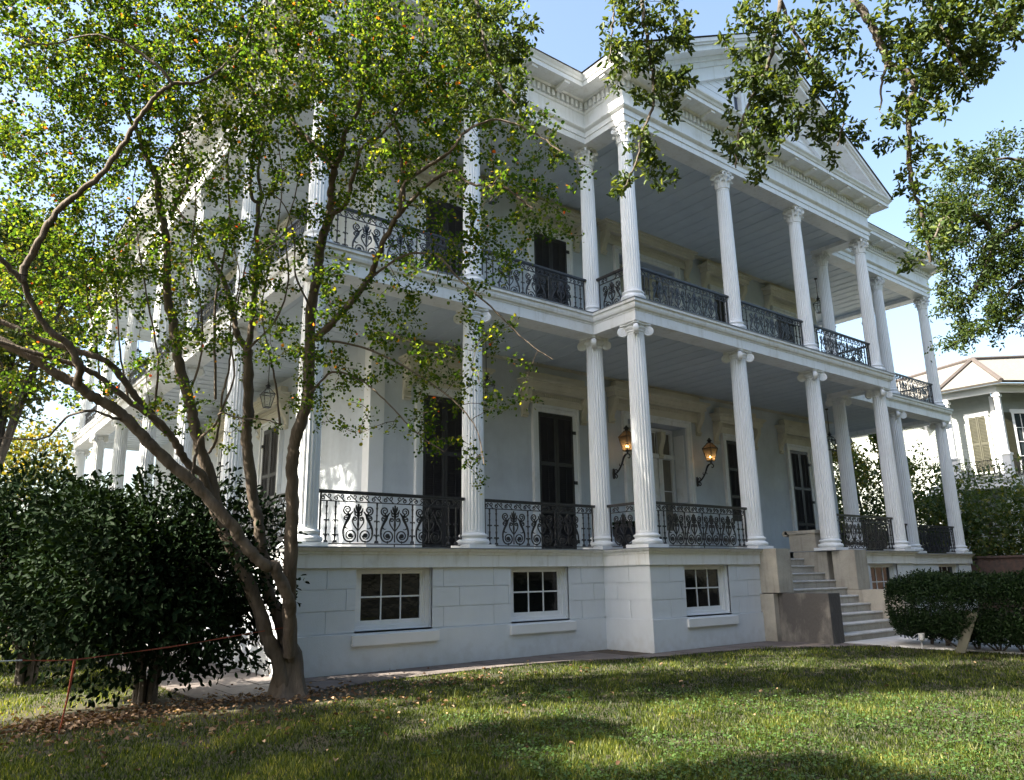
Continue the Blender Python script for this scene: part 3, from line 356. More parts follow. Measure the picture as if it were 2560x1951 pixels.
def basement_window(u0, u1, fn, label=None):
    def V(mb, a, b, c, d, z0, z1):  # box between u a..b, depth c..d
        p = [fn(a, z0, c), fn(b, z0, c), fn(b, z0, d), fn(a, z0, d)]
        mb.add([*p, *[(q[0], q[1], z1) for q in p]], [(0, 3, 2, 1), (4, 5, 6, 7), (0, 1, 5, 4), (1, 2, 6, 5), (2, 3, 7, 6), (3, 0, 4, 7)])
    z0, z1 = .69, 1.75
    fr = MB()
    for a, b in ((u0, u0+.09), (u1-.09, u1)): V(fr, a, b, .10, .22, z0, z1); 
    V(fr, u0+.09, u1-.09, .10, .22, z1-.06, z1); V(fr, u0+.09, u1-.09, .10, .22, z0, z0+.07)
    for a, b in ((u0+.09, u0+.13), (u1-.13, u1-.09)): V(fr, a, b, .125, .21, z0+.07, z1-.06)
    f = part(fr, 'window', M['white'])
    s = MB(); a0, a1, b0, b1 = u0+.13, u1-.13, z0+.07, z1-.06
    V(s, a0, a0+.05, .14, .18, b0, b1); V(s, a1-.05, a1, .14, .18, b0, b1); V(s, a0+.05, a1-.05, .14, .18, b0, b0+.09); V(s, a0+.05, a1-.05, .14, .18, b1-.045, b1)
    w3 = (a1-a0-.1)/3
    for k in (1, 2): V(s, a0+.05+w3*k-.012, a0+.05+w3*k+.012, .145, .175, b0+.09, b1-.045)
    zm = (b0+.09+b1-.045)/2; V(s, a0+.05, a1-.05, .147, .173, zm-.014, zm+.014)
    part(s, 'sash', M['white'], f)
    g = MB(); g.add([fn(a0, b0, .162), fn(a1, b0, .162), fn(a1, b1, .162), fn(a0, b1, .162)], [(0, 1, 2, 3)]); part(g, 'pane', M['glass'], f)
    sl_ = MB(); V(sl_, u0-.07, u1+.1, -.11, .10, .455, .625); V(sl_, u0+.002, u1-.002, .0, .10, .626, .688); part(sl_, 'sill', M['white'], f)
for u0, u1, hs, fn in walls:
    for h in hs: basement_window(h[0], h[1], fn)
# --- first deck: fascia, floor
fas = MB(); sweep(fas, [(0, YB), (0, 0), (B1, 0), (B1, PY), (10.9, PY)], [(-.24, 1.75), (.285, 1.75), (.285, 1.98), (.31, 1.985), (.31, 2.03), (.36, 2.045), (.385, 2.075), (.385, 2.085), (-.24, 2.085)])
sweep(fas, [(14.65, PY), (P3x, PY), (P3x, 0), (R0x, 0), (R0x, 20)], [(-.24, 1.75), (.285, 1.75), (.285, 1.98), (.31, 1.985), (.31, 2.03), (.36, 2.045), (.385, 2.075), (.385, 2.085), (-.24, 2.085)])
part(fas, 'basement_cornice', M['trim'])
fl = MB()
for x0, x1, y0, y1 in ((-.4, B1-.4, -.4, 3.2), (B1-.4, 11.3, PY-.4, 3.2), (11.3, 14.25, -.3, 3.2), (14.25, P3x+.4, PY-.4, 3.2), (P3x+.4, R0x+.4, -.4, 3.2), (-.4, 2.9, 3.2, YB), (22.7, R0x+.4, 3.2, 20)): fl.box(x0, x1, y0, y1, 2.087, 2.105)
for x0, x1, y0, y1 in ((-.42, B1-.42, -.42, 3.2), (B1-.42, P3x+.42, PY-.42, 3.2), (P3x+.42, R0x+.42, -.42, 3.2), (-.42, 2.9, 3.2, YB), (22.7, R0x+.42, 3.2, 20)): fl.box(x0, x1, y0, y1, 7.582, 7.60)
part(fl, 'gallery_floor', M['deck'])
Z1, Z2 = 2.105, 7.60
d2 = MB(); sweep(d2, PATH[:3]+[(B1, PY)]+PATH[4:], [(-.24, 7.10), (.285, 7.10), (.285, 7.33), (.30, 7.34), (.30, 7.37), (.345, 7.39), (.365, 7.44), (.365, 7.50), (.405, 7.52), (.405, 7.58), (-.24, 7.58)])
part(d2, 'upper_floor_beam', M['trim'])
# --- ceilings with boards
cl = MB()
for zc in (7.24, 12.32):
    for x0, x1, y0, y1 in ((.2, R0x-.2, .2, 3.05), (B1+.2, P3x-.2, PY+.2, .2), (.2, 2.9, 3.05, YB), (22.7, R0x-.2, 3.05, 20)): cl.box(x0, x1, y0, y1, zc, zc+.05)
    x = .5
    while x < R0x-.3:
        cl.box(x, x+.035, (PY+.24 if B1+.2 < x < P3x-.3 else .24), 2.98, zc-.014, zc-.001); x += .52
    y = 3.4
    while y < 23.5: cl.box(.24, 2.7, y, y+.035, zc-.014, zc-.001); y += .52
part(cl, 'gallery_ceiling', M['ceil'])
vt = MB()
for zc in (7.24, 12.32):
    x = 3.2
    vt.box(3.0, 22.7, 2.72, 2.95, zc-.0195, zc-.0145)
    while x < 22.6: vt.box(x, x+.26, 2.74, 2.93, zc-.036, zc-.0197); x += .46
part(vt, 'ceiling_vent_strip', M['cream'])
# --- house wall
cw = MB(); OP = [(11.30, 14.02, Z1, 6.13), (11.30, 14.02, Z2, 11.5)]
holewall(cw, WX0, WX1, 2.0, 12.4, OP, lambda u, z, d: (u, WY+d, z), .62)
cw.add([(WX0, WY, 2), (WX0, YB-1, 2), (WX0, YB-1, 12.4), (WX0, WY, 12.4)], [(0, 1, 2, 3)])
cw.add([(WX1, WY, 2), (WX1, 19.5, 2), (WX1, 19.5, 12.4), (WX1, WY, 12.4)], [(3, 2, 1, 0)])
cw.add([(WX0, YB-1, 2), (WX1, YB-1, 2), (WX1, YB-1, 12.4), (WX0, YB-1, 12.4)], [(0, 1, 2, 3)])
part(cw, 'house_wall', M['stucco'])
wp = MB()
for zz in (Z1, Z2): wp.box(WX0-.03, WX0+.34, WY-.03, WY+.3, zz, zz+4.95 if zz < 5 else 12.3)
wp.box(WX0-.02, WX0+.01, WY+.31, YB-1, Z1, Z1+.28); wp.box(WX0+.35, 10.8, WY-.02, WY+.01, Z1, Z1+.2); wp.box(14.4, WX1, WY-.02, WY+.01, Z1, Z1+.2)
part(wp, 'corner_pilaster', M['white'])
# --- entablature
PA = PATH[:3]+[(B1, PY)]+PATH[4:]
en = MB(); sweep(en, PA, [(-.24, 12.18), (.255, 12.18), (.255, 12.33), (.28, 12.335), (.28, 12.47), (.33, 12.50), (.36, 12.53), (.36, 12.56), (.275, 12.58), (.275, 12.97), (.31, 12.985), (.325, 13.03), (.30, 13.04), (.30, 13.24), (.38, 13.255), (.41, 13.30), (.79, 13.305), (.79, 13.42), (.815, 13.43), (.84, 13.48), (.885, 13.53), (.895, 13.57), (-.24, 13.57)])
ento = part(en, 'entablature', M['trim'])
dn = MB(); seg_boxes(dn, PA, .30, .372, 13.06, 13.225, .085, .155); part(dn, 'dentil_course', M['trim'])
mo = MB(); seg_boxes(mo, PA, .40, .75, 13.19, 13.303, .17, .98, taper=.05); 
va = np.concatenate(mo.v).reshape(-1, 8, 3)
for q in va[:96]: o_ = MB().add(q, [(3, 2, 1, 0), (4, 5, 6, 7), (0, 1, 5, 4), (1, 2, 6, 5), (2, 3, 7, 6), (3, 0, 4, 7)]); part(o_, 'modillion', M['trim'], ento)
# --- roofs
rf = MB()
rf.add([(-.93, -.93, 13.575), (R0x+.93, -.93, 13.575), (R0x+.93, 21, 13.575), (-.93, YB+.3, 13.575), (6, 8, 14.9), (20, 8, 14.9), (20, 15, 14.9), (6, 17, 14.9)],
       [(0, 1, 5, 4), (1, 2, 6, 5), (2, 3, 7, 6), (3, 0, 4, 7), (4, 5, 6, 7), (3, 2, 1, 0)])
GX, GZ, GS = 12.69, 17.0, .535
def rake(off): return [(GX-8.0, GZ+off-8.0*GS), (GX, GZ+off), (GX+8.0, GZ+off-8.0*GS)]
rf.add([(B1-.93, -2.28, 13.585), (GX, -2.28, GZ+.03), (P3x+.93, -2.28, 13.585), (B1-.93, 8, 13.585), (GX, 8, GZ+.03), (P3x+.93, 8, 13.585)], [(0, 1, 4, 3), (1, 2, 5, 4), (3, 4, 5)])
part(rf, 'roof', M['roof'])
# --- pediment
def chevron(mb, top, bot, y0, y1, zmin=13.575, xt=0):
    """inverted V bar between two parallel slope lines"""
    def xz(off): return (GZ+off-zmin)/GS
    a, b = xz(top), xz(bot)
    L = [(GX-a, zmin), (GX, GZ+top), (GX, GZ+bot), (GX-b, zmin)]; Rr = [(GX, GZ+top), (GX+a, zmin), (GX+b, zmin), (GX, GZ+bot)]
    for q in (L, Rr): mb.prism(q, lambda x, z, y: (x, y, z), y0, y1)
pm = MB(); Y0 = PY-.9
chevron(pm, .0, -.11, PY-.895, PY); chevron(pm, -.112, -.17, PY-.85, PY); chevron(pm, -.172, -.33, PY-.79, PY)
chevron(pm, -.332, -.46, PY-.42, PY); chevron(pm, -.462, -.62, PY-.34, PY); chevron(pm, -.622, -.95, PY-.29, PY); chevron(pm, -.952, -1.02, PY-.32, PY)
ped = part(pm, 'pediment', M['trim'])
# gable wall with four arched openings, made as board courses cut round the arches
gw = MB(); ZT = 13.58; WINX = [11.66, 12.40, 13.14, 13.94]; HW = .20; SPR = 15.02
z = ZT; bh = .19
def half(z): return (GZ-1.0-z)/GS
k = 0
while z < GZ-1.02:
    z1 = min(z+bh, GZ-1.02); hw_ = half(z1)
    if hw_ < .05: break
    cuts = [(GX-half(z), GX+half(z), GX-hw_, GX+hw_)]
    xs = []
    if z < SPR+HW+.1:
        zm = z; e = HW+.1 if z < SPR else math.sqrt(max(.0, (HW+.1)**2-(z-SPR)**2)); xs = [(w_-e, w_+e) for w_ in WINX] if e > 0 else []
    ed = [cuts[0][0]]+[v for q in xs for v in q]+[cuts[0][1]]; et = [cuts[0][2]]+[v for q in xs for v in q]+[cuts[0][3]]
    for i in range(0, len(ed), 2):
        if ed[i+1] <= ed[i]: continue
        yo = PY-.20-.006*(1)
        gw.add([(ed[i], yo-.008, z+.004), (ed[i+1], yo-.008, z+.004), (et[i+1], yo+.004, z1), (et[i], yo+.004, z1), (ed[i], yo+.05, z+.004), (ed[i+1], yo+.05, z+.004), (et[i+1], yo+.05, z1), (et[i], yo+.05, z1)],
               [(0, 1, 2, 3), (0, 4, 5, 1), (4, 7, 6, 5), (3, 2, 6, 7), (0, 3, 7, 4), (1, 5, 6, 2)])
    z = z1; k += 1
part(gw, 'gable_boards', M['white'], ped)
for wx in WINX:
    fr = MB(); arc = [(wx+HW*math.cos(t), SPR+HW*math.sin(t)) for t in np.linspace(0, math.pi, 13)]; aro = [(wx+(HW+.15)*math.cos(t), SPR+(HW+.15)*math.sin(t)) for t in np.linspace(0, math.pi, 13)]
    inn = [(wx+HW, ZT)]+arc+[(wx-HW, ZT)]; out = [(wx+HW+.15, ZT)]+aro+[(wx-HW-.15, ZT)]
    for i in range(len(inn)-1): fr.prism([inn[i], out[i], out[i+1], inn[i+1]], lambda x, z, y: (x, y, z), PY-.27, PY-.10)
    f = part(fr, 'attic_window', M['white'])
    g = MB(); g.add([(wx-HW, PY-.13, ZT), (wx+HW, PY-.13, ZT), (wx+HW, PY-.13, SPR-.15), (wx-HW, PY-.13, SPR-.15)], [(0, 1, 2, 3)]); part(g, 'pane', M['blueglass'], f)
    s = MB(); s.prism([(wx-HW, SPR-.16)]+[(wx-HW*math.cos(t), SPR+HW*math.sin(t)) for t in np.linspace(0, math.pi, 13)]+[(wx+HW, SPR-.16)], lambda x, z, y: (x, y, z), PY-.17, PY-.12)
    s.box(wx-.012, wx+.012, PY-.155, PY-.13, ZT, SPR-.16); s.box(wx-HW, wx+HW, PY-.155, PY-.13, 14.3, 14.33); part(s, 'sash', M['white'], f)
# --- columns
def fluted(mb, r0, r1, z0, z1, nf=20, rings=9):
    seg = nf*4; a = np.arange(seg)*2*math.pi/seg; V = []; zs = np.linspace(z0, z1, rings)
    fl_ = np.tile([1.0, .975, .90, .975], nf)
    ends = [0]+[1]*(rings-2)+[0]
    for k_, zz in enumerate(zs):
        t = k_/(rings-1); rr = r0+(r1-r0)*(t**1.4); dd = 1-(1-fl_)*(0 if k_ in (0, rings-1) else 1)
        if k_ == 0: zz = z0
        V += [(rr*dd[i]*math.cos(a[i]), rr*dd[i]*math.sin(a[i]), zz) for i in range(seg)]
        if k_ == 0:
            V += [(rr*1*math.cos(a[i]), rr*math.sin(a[i]), z0+.04) for i in range(seg)]; V += [(rr*fl_[i]*math.cos(a[i]), rr*fl_[i]*math.sin(a[i]), z0+.07) for i in range(seg)]
        if k_ == rings-2:
            rr2 = r1*1.002; V += [(rr2*fl_[i]*math.cos(a[i]), rr2*fl_[i]*math.sin(a[i]), z1-.06) for i in range(seg)]; V += [(rr2*math.cos(a[i]), rr2*math.sin(a[i]), z1-.035) for i in range(seg)]
    n = len(V)//seg
    mb.add(V, [(k_*seg+i, k_*seg+(i+1) % seg, (k_+1)*seg+(i+1) % seg, (k_+1)*seg+i) for k_ in range(n-1) for i in range(seg)])
def base_mb(r):
    b = MB(); s = r*1.36; b.box(-s, s, -s, s, 0, .075)
    t = [(s*.97, .076)]+[(s*.89+.045*math.sin(q), .13-.05*math.cos(q)) for q in np.linspace(0, math.pi, 7)]+[(r*1.14, .185), (r*1.10, .205), (r*1.12, .225)]+[(r*1.12+.028*math.sin(q), .255-.028*math.cos(q)) for q in np.linspace(0, math.pi, 6)]+[(r*1.05, .29), (r*1.01, .31)]
    b.lathe(t, 32); return b
def volute(mb, c, ang, r, w):
    """scroll disc standing in the vertical plane through the diagonal 'ang'"""
    ca, sa = math.cos(ang), math.sin(ang)
    def xf(v): x, y, z = v[:, 0], v[:, 1], v[:, 2]; return np.stack([c[0]+x*ca-y*sa, c[1]+x*sa+y*ca, c[2]+z], 1)
    m = MB(); th = np.linspace(0, 2*math.pi*2.1, 44); rr = r*(1-th/(2*math.pi*2.1)*.82)
    p = np.stack([rr*np.cos(th+math.pi*.5), rr*np.sin(th+math.pi*.5)], 1)
    m.ribbon(p, np.linspace(.028, .02, 44), w)
    q = [(r*.93*math.cos(t), r*.93*math.sin(t)) for t in np.linspace(0, 2*math.pi, 20)[:-1]]; m.prism(q, lambda x, z, y: (x, y, z), -w/2+.014, w/2-.014)
    q = [(r*.2*math.cos(t), r*.2*math.sin(t)) for t in np.linspace(0, 2*math.pi, 10)[:-1]]; m.prism(q, lambda x, z, y: (x, y, z), -w/2-.008, w/2+.008)
    mb.merge(m, xf)
def abacus(mb, h, z0, z1, cut=.3):
    P_ = []
    for k_ in range(4):
        a = math.pi/4+k_*math.pi/2; d = np.array([math.cos(a), math.sin(a)]); n = np.array([-d[1], d[0]]); c = d*h*1.36
        P_ += [tuple(c-n*.045), tuple(c+n*.045)]
        m = np.array([math.cos(a+math.pi/4), math.sin(a+math.pi/4)])*h*.80
        c2 = np.array([math.cos(a+math.pi/2), math.sin(a+math.pi/2)])*h*1.36
        for t in (.25, .5, .75): q = (c+n*.045)*(1-t)+(c2-np.array([-(c2/np.linalg.norm(c2))[1], (c2/np.linalg.norm(c2))[0]])*.045)*t; q = q*(1-.12*math.sin(math.pi*t)); P_.append(tuple(q))
    mb.prism(P_, lambda x, y, z: (x, y, z), z0, z1)
def ionic(r):
    b = MB(); b.lathe([(r, 0), (r+.02, .015), (r+.02, .035), (r+.005, .045), (r+.03, .07), (r+.05, .10), (r+.04, .12), (r+.01, .13), (r+.01, .17)], 32)
    for k_ in range(4): a = math.pi/4+k_*math.pi/2; volute(b, (math.cos(a)*(r+.10), math.sin(a)*(r+.10), .045), a, .122, .11)
    for k_ in range(4):
        a = math.pi/4+k_*math.pi/2; p = [(math.cos(a)*q, math.sin(a)*q, zz) for q, zz in ((r-.06, .13), (r+.02, .165), (r+.09, .165))]; b.tube(p, [.05, .045, .035], 8)
    b.lathe([(r*.9, .14), (r*.9, .175)], 20); abacus(b, r+.062, .17, .215); return b
def corinthian(r):
    b = MB(); b.lathe([(r, 0), (r+.022, .012), (r+.022, .035), (r*.98, .045), (r*.98, .2), (r*1.1, .34), (r*1.3, .41)], 24)
    for row, (n, h, rb, wd, ph) in enumerate([(8, .17, r*1.02, .135, 0), (8, .29, r*1.06, .125, math.pi/8)]):
        for i in range(n):
            a = ph+i*2*math.pi/n; zz0 = .04; prof = [(rb, zz0, .8), (rb+.02, zz0+h*.5, 1), (rb+.035, zz0+h*.8, .9), (rb+.075, zz0+h, .7), (rb+.115, zz0+h*.93, .42), (rb+.11, zz0+h*.80, .12)]
            V = []
            for rr, zz, ww in prof:
                for sgn in (-1, -.5, 0, .5, 1):
                    off = sgn*wd/2*ww; rad_ = rr-.02*abs(sgn)**1.5+(.008 if sgn == 0 else 0); V.append((rad_*math.cos(a)-off*math.sin(a), rad_*math.sin(a)+off*math.cos(a), zz+(.008 if sgn in (-.5, .5) else 0)))
            for rr, zz, ww in prof:
                for sgn in (-1, -.5, 0, .5, 1):
                    off = sgn*wd/2*ww; rad_ = rr-.028-.01*abs(sgn); V.append((rad_*math.cos(a)-off*math.sin(a), rad_*math.sin(a)+off*math.cos(a), zz-.012))
            F = [(j*5+i2, j*5+i2+1, j*5+i2+6, j*5+i2+5) for j in range(5) for i2 in range(4)]; F += [tuple(30+q for q in reversed(f_)) for f_ in F]
            F += [(j*5, j*5+5, j*5+35, j*5+30) for j in range(5)]+[(j*5+4, j*5+34, j*5+39, j*5+9) for j in range(5)]
            b.add(V, F)
    for k_ in range(4):
        a = math.pi/4+k_*math.pi/2; volute(b, (math.cos(a)*(r*1.42+.02), math.sin(a)*(r*1.42+.02), .375), a, .058, .05)
        b.tube([(math.cos(a)*q, math.sin(a)*q, zz) for q, zz in ((r*1.05, .24), (r*1.2, .35), (r*1.42, .425))], [.02, .024, .018], 6)
        a += math.pi/4; b.lathe([(.005, -.03), (.05, -.012), (.05, .012), (.005, .03)], 8, (math.cos(a)*(r*1.32), math.sin(a)*(r*1.32), .44))
        for s_ in (-1, 1): volute(b, (math.cos(a+s_*.16)*(r*1.2), math.sin(a+s_*.16)*(r*1.2), .37), a+math.pi/2, .036, .04)
    abacus(b, r*1.18, .43, .485); return b
def make_column(name, h, rb, rt_, cap, caph, src):
    b = MB(); fluted(b, rb, rt_, .30, h-caph); o = b.build(name, M['column'], None, 25)
    bb = base_mb(rb).build('column_base', M['column'], o, 35); c = cap(rt_).build('capital', M['trim'], o, 35); c.location.z = h-caph
    return o
XY = [(0, 0), (A1, 0), (B1, 0), (P0x, PY), (P1x, PY), (P2x, PY), (P3x, PY), (P3x, 0), (R1x, 0), (R0x, 0)]+[(0, 4*k) for k in range(1, 7)]+[(R0x, 4*k) for k in range(1, 5)]
low = make_column('ionic_column', ZB1-Z1, .235, .195, ionic, .213, None); hi = make_column('corinthian_column', ZB2-Z2, .205, .17, corinthian, .483, None)
for o, zz in ((low, Z1), (hi, Z2)):
    for i, (x, y) in enumerate(XY):
        c = o if i == 0 else copy_tree(o)
        c.location = (x, y, zz); attach(c, mansion)
# --- cast iron railings
def spiral(cx, cz, r0, r1, turns, a0, sgn=1, n=30):
    t = np.linspace(0, 1, n); th = a0+sgn*turns*2*math.pi*t; rr = r0+(r1-r0)*t**.85; return np.stack([cx+rr*np.cos(th), cz+rr*np.sin(th)], 1)
def motif():
    m = MB(); w_ = .017
    for s in (-1, 1):
        def X(p): p = np.array(p, float).copy(); p[:, 0] *= s; return p
        m.ribbon(X(spiral(.142, .215, .135, .05, 1.55, math.pi*.12, -1, 40)), np.linspace(.02, .014, 40))
        q = [(s*.142+.042*math.cos(t), .215+.042*math.sin(t)) for t in np.linspace(0, 2*math.pi, 13)[:-1]]; m.prism(q, lambda x, z, y: (x, y, z), -.011, .011)
        m.ribbon(X([(.142, .08), (.142, .125)]), .014)
        m.ribbon(X(catmull([(.276, .235), (.268, .33), (.225, .43), (.175, .52), (.165, .585)], 6)), np.linspace(.02, .045, 25))
        m.ribbon(X(catmull([(.165, .56), (.135, .60), (.10, .64)], 5)), np.linspace(.035, .012, 11)); m.ribbon(X(catmull([(.165, .56), (.19, .6), (.20, .63)], 5)), np.linspace(.035, .010, 11))
        m.ribbon(X(spiral(.205, .665, .088, .016, 1.7, -math.pi*.62, 1, 34)), np.linspace(.02, .014, 34))
        m.ribbon(X(spiral(.225, .515, .048, .012, 1.3, math.pi*.62, -1, 20)), .015); m.ribbon(X(catmull([(.185, .585), (.21, .565), (.21, .56)], 3)), .014)
        m.ribbon(X(catmull([(0, .30), (.05, .36), (.095, .43), (.105, .49), (.085, .54)], 6)), .016); m.ribbon(X(spiral(.065, .505, .04, .012, 1.2, math.pi*.35, 1, 18)), .014)
        for px, pz, ww in ((.045, .755, .03), (.085, .70, .026), (.07, .635, .02)): m.ribbon(X(catmull([(0, .60 if pz > .64 else .57), (px*.75, pz-.06), (px, pz)], 5)), np.concatenate([np.linspace(.012, ww, 6), np.linspace(ww, .008, 5)]))
        m.ribbon(X(catmull([(.245, .36), (.205, .335), (.17, .345)], 4)), np.linspace(.02, .006, 9))
    m.ribbon(np.array([(0, .10), (0, .33)]), .014); m.ribbon(np.array([(0, .33), (0, .42), (0, .50), (0, .58), (0, .66), (0, .78)]), [.014, .034, .02, .045, .03, .022])
    return m
def baluster_mb():
    m = MB(); m.lathe([(.012, .08), (.03, .085), (.032, .10), (.013, .125), (.016, .18), (.034, .225), (.014, .235), (.017, .30), (.024, .34), (.014, .36), (.014, .44), (.028, .475), (.013, .485), (.014, .56), (.021, .59), (.013, .60), (.015, .68), (.024, .72), (.014, .73), (.02, .80)], 7)
    for s in (-1, 1):
        m.ribbon(np.array([(s*.012, .225), (s*.045, .232), (s*.056, .205)]), .014); m.ribbon(np.array([(s*.012, .475), (s*.04, .482), (s*.05, .458)]), .013); m.ribbon(np.array([(s*.02, .125), (s*.032, .10), (s*.034, .08)]), .012)
    return m
def fscroll():
    m = MB(); m.ribbon(np.concatenate([spiral(-.075, .865, .012, .04, 1.25, math.pi*.9, -1, 18), catmull([(-.05, .925), (.0, .885), (.055, .84), (.085, .815)], 4)]), .013)
    m.ribbon(spiral(.035, .905, .04, .012, .9, -math.pi*.62, 1, 14), .012); return m
MO, BAL, FS = motif(), baluster_mb(), fscroll()
rail_cache = {}
def rail_mesh(L):
    key = round(L, 2)
    if key in rail_cache: return rail_cache[key]
    m = MB(); sh = lambda dx, sx=1: (lambda v: np.stack([v[:, 0]*sx+dx, v[:, 1], v[:, 2]], 1))
    m.box(0, L, -.035, .035, .955, 1.0); m.box(0, L, -.025, .025, .94, .954); e0, e1 = .07, L-.07
    m.box(e0, e1, -.011, .011, .80, .818); m.box(e0, e1, -.013, .013, .058, .076)
    for x in (e0, e1): m.box(x-.013, x+.013, -.013, .013, 0, .94)
    n = max(1, int(round((L-.7)/.745)))
    if L < 1.2:
        m.merge(MO, sh(L/2, min(1, (L-.2)/.62))); 
        for q in (.25, .75): m.merge(FS, sh(e0+(e1-e0)*q, 1 if q < .5 else -1))
    else:
        q0 = e0+.36; pitch = (L-2*q0)/n
        for i in range(n):
            m.merge(MO, sh(q0+(i+.5)*pitch, min(1.05, pitch/.68)))
            if i: m.merge(BAL, sh(q0+i*pitch))
        for x in (e0+.12, e0+.29, e1-.12, e1-.29): m.merge(BAL, sh(x))
        k_ = int((e1-e0)/.235)
        for i in range(k_): m.merge(FS, sh(e0+(i+.5)*(e1-e0)/k_, 1 if i < k_/2 else -1))
    m.box(L/2-.008, L/2+.008, -.008, .008, 0, .058)
    rail_cache[key] = m.mesh('railing', M['iron'], 35); return rail_cache[key]
def railing(a, b, z, trim=.22):
    a = Vector((*a, z)); b = Vector((*b, z)); d = (b-a).normalized(); a2 = a+d*trim; L = (b-a).length-2*trim
    o = bpy.data.objects.new('railing', rail_mesh(L)); col.objects.link(o); o.location = a2; o.rotation_euler.z = math.atan2(d.y, d.x)
    o.location = Vector(o.location)-world_loc(mansion); o.parent = mansion
S6 = [(0, 4*k) for k in range(7)]
bays = [((0, 0), (A1, 0)), ((A1, 0), (B1, 0)), ((B1, 0), (B1, PY)), ((B1, PY), (P1x, PY)), ((P2x, PY), (P3x, PY)), ((P3x, PY), (P3x, 0)), ((P3x, 0), (R1x, 0)), ((R1x, 0), (R0x, 0))]+list(zip(S6[:-1], S6[1:]))+[((R0x, 0), (R0x, 4)), ((R0x, 4), (R0x, 8)), ((R0x, 8), (R0x, 12))]
for a, b in bays: railing(a, b, Z1); railing(a, b, Z2, .2)
railing((P1x, PY), (P2x, PY), Z2, .2)
# --- openings: casing, hood with brackets, shutters
def fnF(u, d, z): return (u, WY-d, z)          # front wall, d = distance out of the wall
def fnS(u, d, z): return (WX0-d, u, z)         # left side wall
def bxf(mb, fn, a, b, d0, d1, z0, z1):
    v = [fn(x, y, z) for z in (z0, z1) for y in (d0, d1) for x in (a, b)]
    mb.add(v, [(0, 2, 3, 1), (4, 5, 7, 6), (0, 1, 5, 4), (2, 6, 7, 3), (0, 4, 6, 2), (1, 3, 7, 5)])
def bracket_mb(fn, x0, x1, zt, h, proj):
    m = MB(); t = np.linspace(0, 1, 14)
    prof = [(0, zt), (proj, zt)]+[(proj*(.95-.75*q+.12*math.sin(q*2*math.pi)), zt-.05-q*(h*.78)) for q in t]+[(proj*.42, zt-h*.84), (proj*.40, zt-h*.90), (proj*.22, zt-h*.92), (proj*.3, zt-h*.97), (proj*.12, zt-h), (0, zt-h)]
    m.prism(prof, lambda d, z, x: fn(x, d, z), x0, x1)
    xm, w_ = (x0+x1)/2, (x1-x0)
    for s in (-.28, .28): m.prism([(d+.012 if d > 0 else d, z) for d, z in prof[1:16]]+[(0, prof[15][1]), (0, zt)], lambda d, z, x: fn(x, d, z), xm+s*w_-.012, xm+s*w_+.012)
    m.prism([(d+proj*.0, z) for d, z in [(proj*.55+.05*math.cos(a_), zt-.09+.07*math.sin(a_)) for a_ in np.linspace(0, 2*math.pi, 12)[:-1]]], lambda d, z, x: fn(x, d, z), x0-.018, x1+.018)
    return m
def opening(fn, uc, hw, z0, zt, hoodw, hood=True, wide=False, blk=True, panel=None):
    """hw = half width of the dark opening, zt = its top"""
    f = MB()
    for s in (-1, 1):
        a, b = sorted((uc+s*hw, uc+s*(hw+.13))); bxf(f, fn, a, b, 0, .07, z0, zt+.13)
        a, b = sorted((uc+s*(hw+.13), uc+s*(hw+.21))); bxf(f, fn, a, b, 0, .11, z0, zt+.21)
    bxf(f, fn, uc-hw, uc+hw, 0, .07, zt, zt+.13); bxf(f, fn, uc-hw-.13, uc+hw+.13, 0, .11, zt+.131, zt+.21)
    o = part(f, 'door_casing' if not wide else 'entrance_casing', M['trim'])
    if hood:
        h = MB(); zb = zt+.22; top = zb+.50
        bxf(h, fn, uc-hoodw+.12, uc+hoodw-.12, 0, .09, zb, zb+.3)
        for k_, (zz0, zz1, pr, ex) in enumerate([(zb+.301, zb+.36, .30, -.06), (zb+.361, zb+.50, .34, .0), (zb+.501, zb+.55, .38, .06), (zb+.551, zb+.62, .43, .11)]): bxf(h, fn, uc-hoodw-ex, uc+hoodw+ex, 0, pr, zz0, zz1)
        if blk: bxf(h, fn, uc-hoodw+.18, uc+hoodw-.18, 0, .22, zb+.621, zb+.84)
        ho = part(h, 'door_hood', M['cream'])
        d = MB(); n = int((2*hoodw-.6)/.075)
        for i in range(n): x = uc-hoodw+.3+i*.075; bxf(d, fn, x, x+.045, .09, .16, zb+.2, zb+.29)
        bxf(d, fn, uc-hoodw+.2, uc+hoodw-.2, .0905, .12, zb+.145, zb+.195)
        part(d, 'dentils', M['cream'], ho)
        for s in (-1, 1):
            a, b = sorted((uc+s*(hoodw-.02), uc+s*(hoodw-.22))); part(bracket_mb(fn, a, b, zb+.30, .72, .27), 'bracket', M['cream'], ho)
    return o
shut_cache = {}
